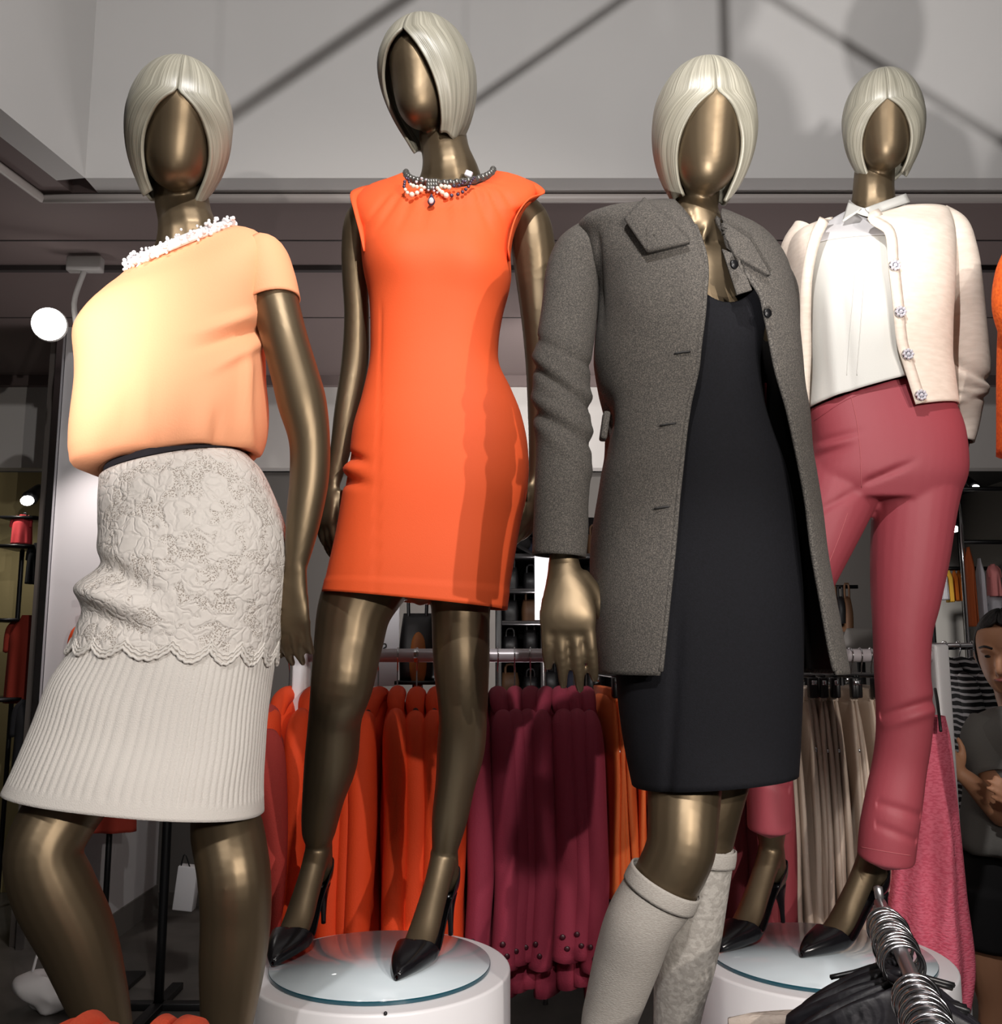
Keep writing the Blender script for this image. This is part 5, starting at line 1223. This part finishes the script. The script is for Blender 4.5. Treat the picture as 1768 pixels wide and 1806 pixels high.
for x in (x0, x1): obj('post', mtube([(x, Yx, 0, .018, 1), (x, Yx, zt2, .018, 1)], n=10, step=.3), M['chrome'], rx)
obj('rail', mtube([(x0, Yx, zx, .016, 1), (x1, Yx, zx, .016, 1)], n=10, step=.3, flat=Vector((0, 0, 1))), M['blackplastic'], rx)
obj('top_rail', mtube([(x0, Yx, zt2, .016, 1), (x1, Yx, zt2, .016, 1)], n=10, step=.3, flat=Vector((0, 0, 1))), M['blackplastic'], rx)
for a, b_, y0, y1, m, lb, ct_ in ((1703, 1723, 965, 1105, 'rust', 'long rust dress on the tall chrome rack', 'dress'), (1724, 1739, 985, 1095, 'paleblue', 'long pale dress on the tall chrome rack', 'dress'), (1741, 1766, 995, 1052, 'pink', 'pink strappy top on the tall chrome rack', 'top'), (1738, 1775, 1050, 1090, 'paleblue', 'white garment under the pink top at the right edge', 'garment')):
    simple_top('dress' if ct_ == 'dress' else 'top', a, b_, y0, y1, Yx - .03, M[m], lb, ct_)
# orange knit at the right frame edge
c = at(1782, 540, 2.0)
t = thing('knit_scarf', 'orange knit scarf hanging at the right edge beside the oatmeal sleeve', 'scarf', tuple(c))
M['oknit'] = mat('orange_knit', (236, 104, 22), 0.9, rgb2=(214, 84, 14), nscale=120, bump=.8, bscale=160)
obj('scarf_loop', mtube([(*at(1790, 440, 2.0), .02, 1), (*at(1783, 480, 1.99), .030, 1), (*at(1779, 540, 1.98), .032, 1), (*at(1786, 600, 2.0), .022, 1)], n=16), M['oknit'], t)
obj('scarf_tail', mtube([(*at(1796, 440, 2.03), .02, 1), (*at(1800, 560, 2.03), .04, 1.4), (*at(1802, 800, 2.03), .045, 1.4)], n=16), M['oknit'], t)
sp_ = thing('scarf_stand', 'pole stand outside the right edge carrying the orange scarf', 'stand', (at(1830, 600, 2.06).x, 2.06, 0))
xs = at(1830, 600, 2.06).x
obj('pole', mtube([(xs, 2.06, 0, .016, 1), (xs, 2.06, at(1830, 430, 2.06).z, .016, 1)], n=10, step=.3), M['blackplastic'], sp_); obj('arm', mtube([(xs, 2.06, at(1830, 440, 2.06).z, .012, 1), (at(1790, 440, 2.02).x, 2.02, at(1790, 440, 2.02).z - .0, .012, 1)], n=8), M['blackplastic'], sp_); obj('base', mbox((xs, 2.06, .015), (.4, .4, .03), None, .004), M['blackplastic'], sp_)

# ---------------------------------------------------------------- the woman at the right edge
M['skin'] = mat('skin', (196, 142, 108), 0.55)
M['hair'] = mat('black_hair', (24, 20, 20), 0.45, bump=.5, bscale=150, stretch=(4, 4, .6))
M['tee'] = mat('grey_tee', (112, 110, 106), 0.9, bump=.25, bscale=200)
M['blackpants'] = mat('black_shorts', (14, 13, 15), 0.9)
M['dark_eye'] = mat('dark_eye', (22, 16, 14), 0.3)
M['lip'] = mat('lip', (150, 82, 74), 0.5)
DP = 3.0
PR = thing('person', 'person with dark tied hair in grey t-shirt and black shorts, looking down, at right edge', 'person', (at(1800, 1500, DP).x, DP, 0))
bm = bmesh.new()
HP = Matrix.Translation(at(1772, 1152, DP)) @ Matrix.Rotation(math.radians(-38), 4, 'Z') @ Matrix.Rotation(math.radians(14), 4, 'X')
def hp(x, y, z): return HP @ Vector((x, y, z))
tube(bm, [(*hp(0, .01, .115), .02, 1), (*hp(0, .015, .10), .055, 1.1), (*hp(0, .012, .06), .076, 1.2), (*hp(0, .005, .015), .078, 1.2), (*hp(0, -.012, -.03), .070, 1.15), (*hp(0, -.028, -.07), .056, 1.05), (*hp(0, -.04, -.105), .034, .9), (*hp(0, -.044, -.118), .016, .8)], n=24, step=.008, flat=HP.to_3x3() @ Vector((0, 1, 0)))
tube(bm, [(*hp(0, -.082, .02), .008, 1), (*hp(0, -.094, -.012), .011, 1), (*hp(0, -.098, -.03), .013, .9), (*hp(0, -.088, -.04), .011, 1)], n=12, step=.004)
for s in (-1, 1):
    tube(bm, [(*hp(s * .012, -.084, .028), .008, 1), (*hp(s * .032, -.080, .034), .009, 1), (*hp(s * .052, -.066, .028), .007, 1)], n=10, step=.004)
    tube(bm, [(*hp(s * .074, .012, .015), .01, 1), (*hp(s * .080, .018, -.01), .014, .6), (*hp(s * .076, .012, -.04), .009, .6)], n=10, step=.005)
tube(bm, [(*hp(-.018, -.076, -.062), .006, 1), (*hp(0, -.084, -.062), .009, 1), (*hp(.018, -.076, -.062), .006, 1)], n=10, step=.004)
tube(bm, [(*hp(0, .02, -.05), .052, 1), (*(hp(0, .03, -.13)), .048, 1), (*at(1806, 1268, DP + .03), .06, 1)], n=16)
tube(bm, W([(1806, 1272, 48, .02, .6), (1800, 1300, 84, .02, .5), (1795, 1340, 88, .02, .6), (1790, 1420, 78, .02, .7), (1788, 1490, 80, .02, .75), (1790, 1560, 92, .03, .75), (1790, 1600, 88, .03, .75)], DP), n=24)
arm = [(1740, 1302, 24, .0), (1745, 1340, 25, -.03), (1760, 1400, 22, -.08), (1772, 1440, 20, -.11), (1745, 1412, 19, -.12), (1712, 1378, 15, -.13), (1692, 1362, 12, -.13, .8)]
tube(bm, W(arm, DP), n=16)
hand(bm, at(1694, 1364, DP - .13), at(1672, 1338, DP - .13) - at(1694, 1364, DP - .13), Vector((.3, -.4, .9)), .85, .6, .06)
tube(bm, W([(1860, 1295, 26, .02), (1872, 1380, 24, .0), (1870, 1450, 20, -.06), (1840, 1440, 17, -.15), (1812, 1420, 13, -.2, .8)], DP), n=16)
hand(bm, at(1812, 1420, DP - .2), at(1780, 1400, DP - .25) - at(1812, 1420, DP - .2), Vector((-.3, -.4, .9)), .85, .6, .06)
zf = 0.0
for px, dy in ((1748, .0), (1832, .03)):
    k = at(px, 1600, DP + dy)
    tube(bm, [(*at(px, 1570, DP + dy), .085, 1), (*at(px, 1700, DP + dy), .068, 1), (k.x, k.y, .48, .052, 1), (k.x, k.y + .02, .34, .054, 1), (k.x, k.y + .02, .12, .032, 1), (k.x, k.y + .03, .05, .035, 1)], n=18)
    tube(bm, [(k.x, k.y + .05, .04, .034, 1), (k.x, k.y - .05, .045, .04, .8), (k.x, k.y - .14, .028, .042, .5), (k.x, k.y - .19, .02, .03, .5)], n=14, flat=Vector((0, 0, 1)))
obj('body', remesh(mesh_of(bm), .006, 3), M['skin'], PR)
for s in (-1, 1):
    obj('eye', bmx(lambda b: sphere(b, hp(s * .031, -.079, .010), .010, (1, .5, .45), 12, 8, HP.to_3x3())), M['dark_eye'], PR)
    obj('eyebrow', mtube([(*hp(s * .014, -.089, .036), .0035, 1), (*hp(s * .034, -.086, .042), .0035, 1), (*hp(s * .054, -.070, .035), .0025, 1)], n=8, step=.004), M['hair'], PR)
obj('lips', mtube([(*hp(-.020, -.080, -.062), .002, 1), (*hp(0, -.092, -.060), .0055, 1), (*hp(.020, -.080, -.062), .002, 1)], n=10, step=.003), M['lip'], PR)
P = []
for i in range(26):
    al = math.radians(4 + 116 * i / 25); row = []
    for j in range(60):
        o = math.radians(62) * smooth(34, 62, math.degrees(al)); f = o + (2 * PI - 2 * o) * j / 59; sa = math.sin(al)
        row.append(hp(-.086 * sa * math.sin(f), .018 - .108 * sa * math.cos(f), .015 + .118 * math.cos(al) + .004 * math.sin(f * 14)))
    P.append(row)
hr = obj('hair', solid(grid(P, closed=False), .008), M['hair'], PR)
obj('hair_bun', bmx(lambda b: sphere(b, hp(0, .135, .02), .045, u=16, v=10)), M['hair'], hr)
tee = obj('t_shirt', solid(grid(wrap([(1774, 1246, 1838, 1246, .075), (1736, 1258, 1868, 1256, .095), (1706, 1282, 1894, 1280, .115), (1706, 1340, 1886, 1340, .12), (1706, 1400, 1880, 1400, .125), (1700, 1450, 1878, 1450, .13), (1692, 1486, 1882, 1492, .14), (1698, 1500, 1880, 1505, .13)], DP, 40, 60, 2.3, lambda th, v, p: .006 * nz(p, 9) + .008 * math.sin(th * 8 + v * 5) * smooth(.6, 1, v))), .004), M['tee'], PR)
for st in ([(1748, 1276, 34, .0), (1738, 1306, 38, -.01), (1748, 1350, 34, -.04), (1754, 1372, 33, -.06)], [(1854, 1285, 34, .02), (1866, 1330, 34, .01), (1872, 1370, 32, .0)]):
    obj('sleeve', solid(mesh_of((lambda b: (tube(b, W(st, DP), n=24, cap=False), b)[1])(bmesh.new())), .004, 0), M['tee'], tee)
sh2 = bmesh.new()
tube(sh2, W([(1790, 1478, 84, .03, .75), (1790, 1530, 96, .03, .75), (1790, 1580, 98, .03, .75), (1790, 1610, 92, .03, .75)], DP), n=28)
for px, dy in ((1748, .0), (1832, .03)): tube(sh2, W([(px, 1570, 54, dy + .0), (px, 1620, 54, dy), (px, 1668, 53, dy)], DP), n=20)
obj('shorts', remesh(mesh_of(sh2), .007, 4), M['blackpants'], PR)

# ---------------------------------------------------------------- the near rail at the lower right
rp0 = at(1553, 1593, 1.45); zn = rp0.z; rp1 = atz(1644, 1806, zn); rp1.z = zn
dv = (rp1 - rp0).normalized(); rp2 = rp0 + dv * 1.1
NR = thing('clothes_rack', 'near chrome rail running toward the viewer at lower right', 'clothes rack', (rp0.x, rp0.y, 0))
obj('rail', mtube([(*rp0, .0085, 1), (*rp2, .0085, 1)], n=16, step=.2, flat=Vector((0, 0, 1))), M['steel'], NR)
obj('end_stop', mtube([(*rp0, .006, 1), (*(rp0 + Vector((-.002, 0, .022))), .0065, 1)], n=12), M['steel'], NR)
for q in (rp0 + dv * .02, rp0 + dv * 1.08): obj('post', mtube([(q.x, q.y, .0, .012, 1), (q.x, q.y, zn, .012, 1)], n=12, step=.3), M['steel'], NR)
M['nearblack'] = mat('black_satin', (20, 18, 24), 0.5, bump=.3, bscale=60)
M['nearbeige'] = mat('beige_crinkle', (196, 182, 170), 0.8, bump=1.0, bscale=70, stretch=(1, 3, 1))
ang = math.atan2(dv.y, dv.x) - (-PI / 2)
def near_hanger(i, s, label, group, tilt):
    p = rp0 + dv * s
    if i == 0:
        t = thing('wire_hanger', label, 'hanger', (0, 0, 0), group)
        R_ = .024; hk = [(R_ * math.cos(a), 0, .0085 - R_ + .0015 + R_ * math.sin(a) + .0, .0021, 1) for a in [math.radians(v) for v in (-70, -30, 0, 30, 60, 90, 120, 150, 180, 205, 225)]] + [(-.004, 0, -.050, .0021, 1), (0, 0, -.062, .0021, 1)]
        obj('hook', mtube(hk, n=8, step=.003, flat=Vector((0, 1, 0))), M['chrome'], t)
        obj('shoulder_wire', mtube([(-.065, 0, -.088, .0035, 1), (-.035, 0, -.076, .0035, 1), (0, 0, -.062, .004, 1), (.035, 0, -.076, .0035, 1), (.065, 0, -.088, .0035, 1)], n=8, step=.01, flat=Vector((0, 1, 0))), M['blackplastic'], t)
        t.location = p; t.rotation_euler = (0, 0, ang + tilt); LOC[t.name] = p.copy(); near.append(t)
    else:
        t = dup(near[0], p, ang + tilt, label); t.rotation_euler = (0, rd.uniform(-.18, .18), ang + tilt)
near = []
ss = [.07 + .0135 * i for i in range(14)] + [.355 + .017 * i for i in range(16)]
for i, s in enumerate(ss):
    near_hanger(i, s, ('chrome wire hanger on the near rail, %s of the far cluster counted toward the viewer' % ordinal(i)) if i < 14 else ('chrome wire hanger on the near rail, %s of the near cluster counted toward the viewer' % ordinal(i - 14)), 'hangers on the near rail', rd.uniform(-.25, .25))
def near_garment(name, s, hw, dz, drop, ln, m, label, tilt, cat, shift=0, dep=.022, group=None):
    p = rp0 + dv * s; t = thing(name, label, cat, (0, 0, 0), group); P = []
    for i in range(30):
        u = i / 29
        row = []
        for j in range(56):
            th = 2 * PI * j / 56; c, q = math.cos(th), math.sin(th)
            k = smooth(0, .12, u); x = hw * (.16 + .84 * smooth(0, .10, u) ** .6 + .10 * u) * spow(c, .8) + shift * k
            z = dz - drop * (abs(c) ** 1.3) * (1 - u * .6) - ln * u ** 1.5
            y = dep * (.5 + 1.2 * u) * q * (1 + .35 * math.sin(th * 8 + s * 20) * smooth(.05, .3, u))
            row.append(Vector((x, y, z)))
        P.append(row)
    obj('garment_body', solid(grid(P), .002, 0), m, t)
    b = bmesh.new(); tube(b, [(.018, 0, dz + .004, .005, 1), (0, -.02, dz + .002, .005, 1), (-.018, 0, dz + .004, .005, 1), (0, .02, dz + .002, .005, 1), (.018, 0, dz + .004, .005, 1)], n=8, step=.005, cap=False); obj('neckline', mesh_of(b), m, t)
    t.location = p; t.rotation_euler = (0, 0, ang + tilt); LOC[t.name] = p.copy(); return t
for i, (s, sh_, hw) in enumerate(((.16, -.01, .105), (.20, -.02, .115), (.24, -.01, .12))):
    near_garment('satin_blouse', s, hw, -.030, .055, .5, M['nearblack'], 'black satin blouse on the near rail, %s counted toward the viewer' % ordinal(i), -.1 + .08 * i, 'blouse', sh_, group='black blouses on the near rail')
for i, (s, dz, hw) in enumerate(((.10, -.108, .22), (.13, -.112, .225))):
    near_garment('crinkled_blouse', s, hw, dz, .018, .5, M['nearbeige'], 'beige crinkled blouse on the near rail, %s counted toward the viewer' % ordinal(i), .06 * i, 'blouse', .01, group='beige blouses on the near rail')
tg = rp0 + dv * .42
t = thing('price_tag', 'small white price tag on the near rail at the bottom edge', 'tag', (tg.x + .06, tg.y, tg.z - .07))
obj('card', mbox((tg.x + .055, tg.y, tg.z - .062), (.034, .002, .05), Matrix.Rotation(.5, 3, 'Y'), .0005), M['paper'], t); obj('string', mtube([(tg.x + .03, tg.y, tg.z - .02, .0008, 1), (tg.x + .045, tg.y, tg.z - .04, .0008, 1)], n=6), M['blackplastic'], t)

# ---------------------------------------------------------------- lighting grid above, out of frame, whose bars shade the ceiling recess
LP = Vector((0.1, 0.4, 3.45)); yrr = at(900, 318, 3.5).y
LG = thing('lighting_grid', 'thin slanted metal bars hung in the ceiling recess, shading its face', 'lighting bars', (0, 1.95, 3.6))
def shade(p0, p1, r, f=.5, ext=.0):
    A = LP + (at(*p0, 3.5) - LP) * f; B = LP + (at(*p1, 3.5) - LP) * f; d = (B - A) * ext
    obj('bar', mtube([(*(A - d), r, 1), (*(B + d), r, 1)], n=10, step=.2), M['blackplastic'], LG)
    for q in (A - d, B + d): obj('hanger_wire', mtube([(*q, .0008, 1), (q.x, q.y, 4.25, .0008, 1)], n=6, step=.3), M['steel'], LG)
shade((380, 228), (760, -30), .014)
shade((820, 196), (1140, -26), .009)
shade((1275, -60), (1280, 112), .010)
shade((1330, -20), (1800, 272), .011)
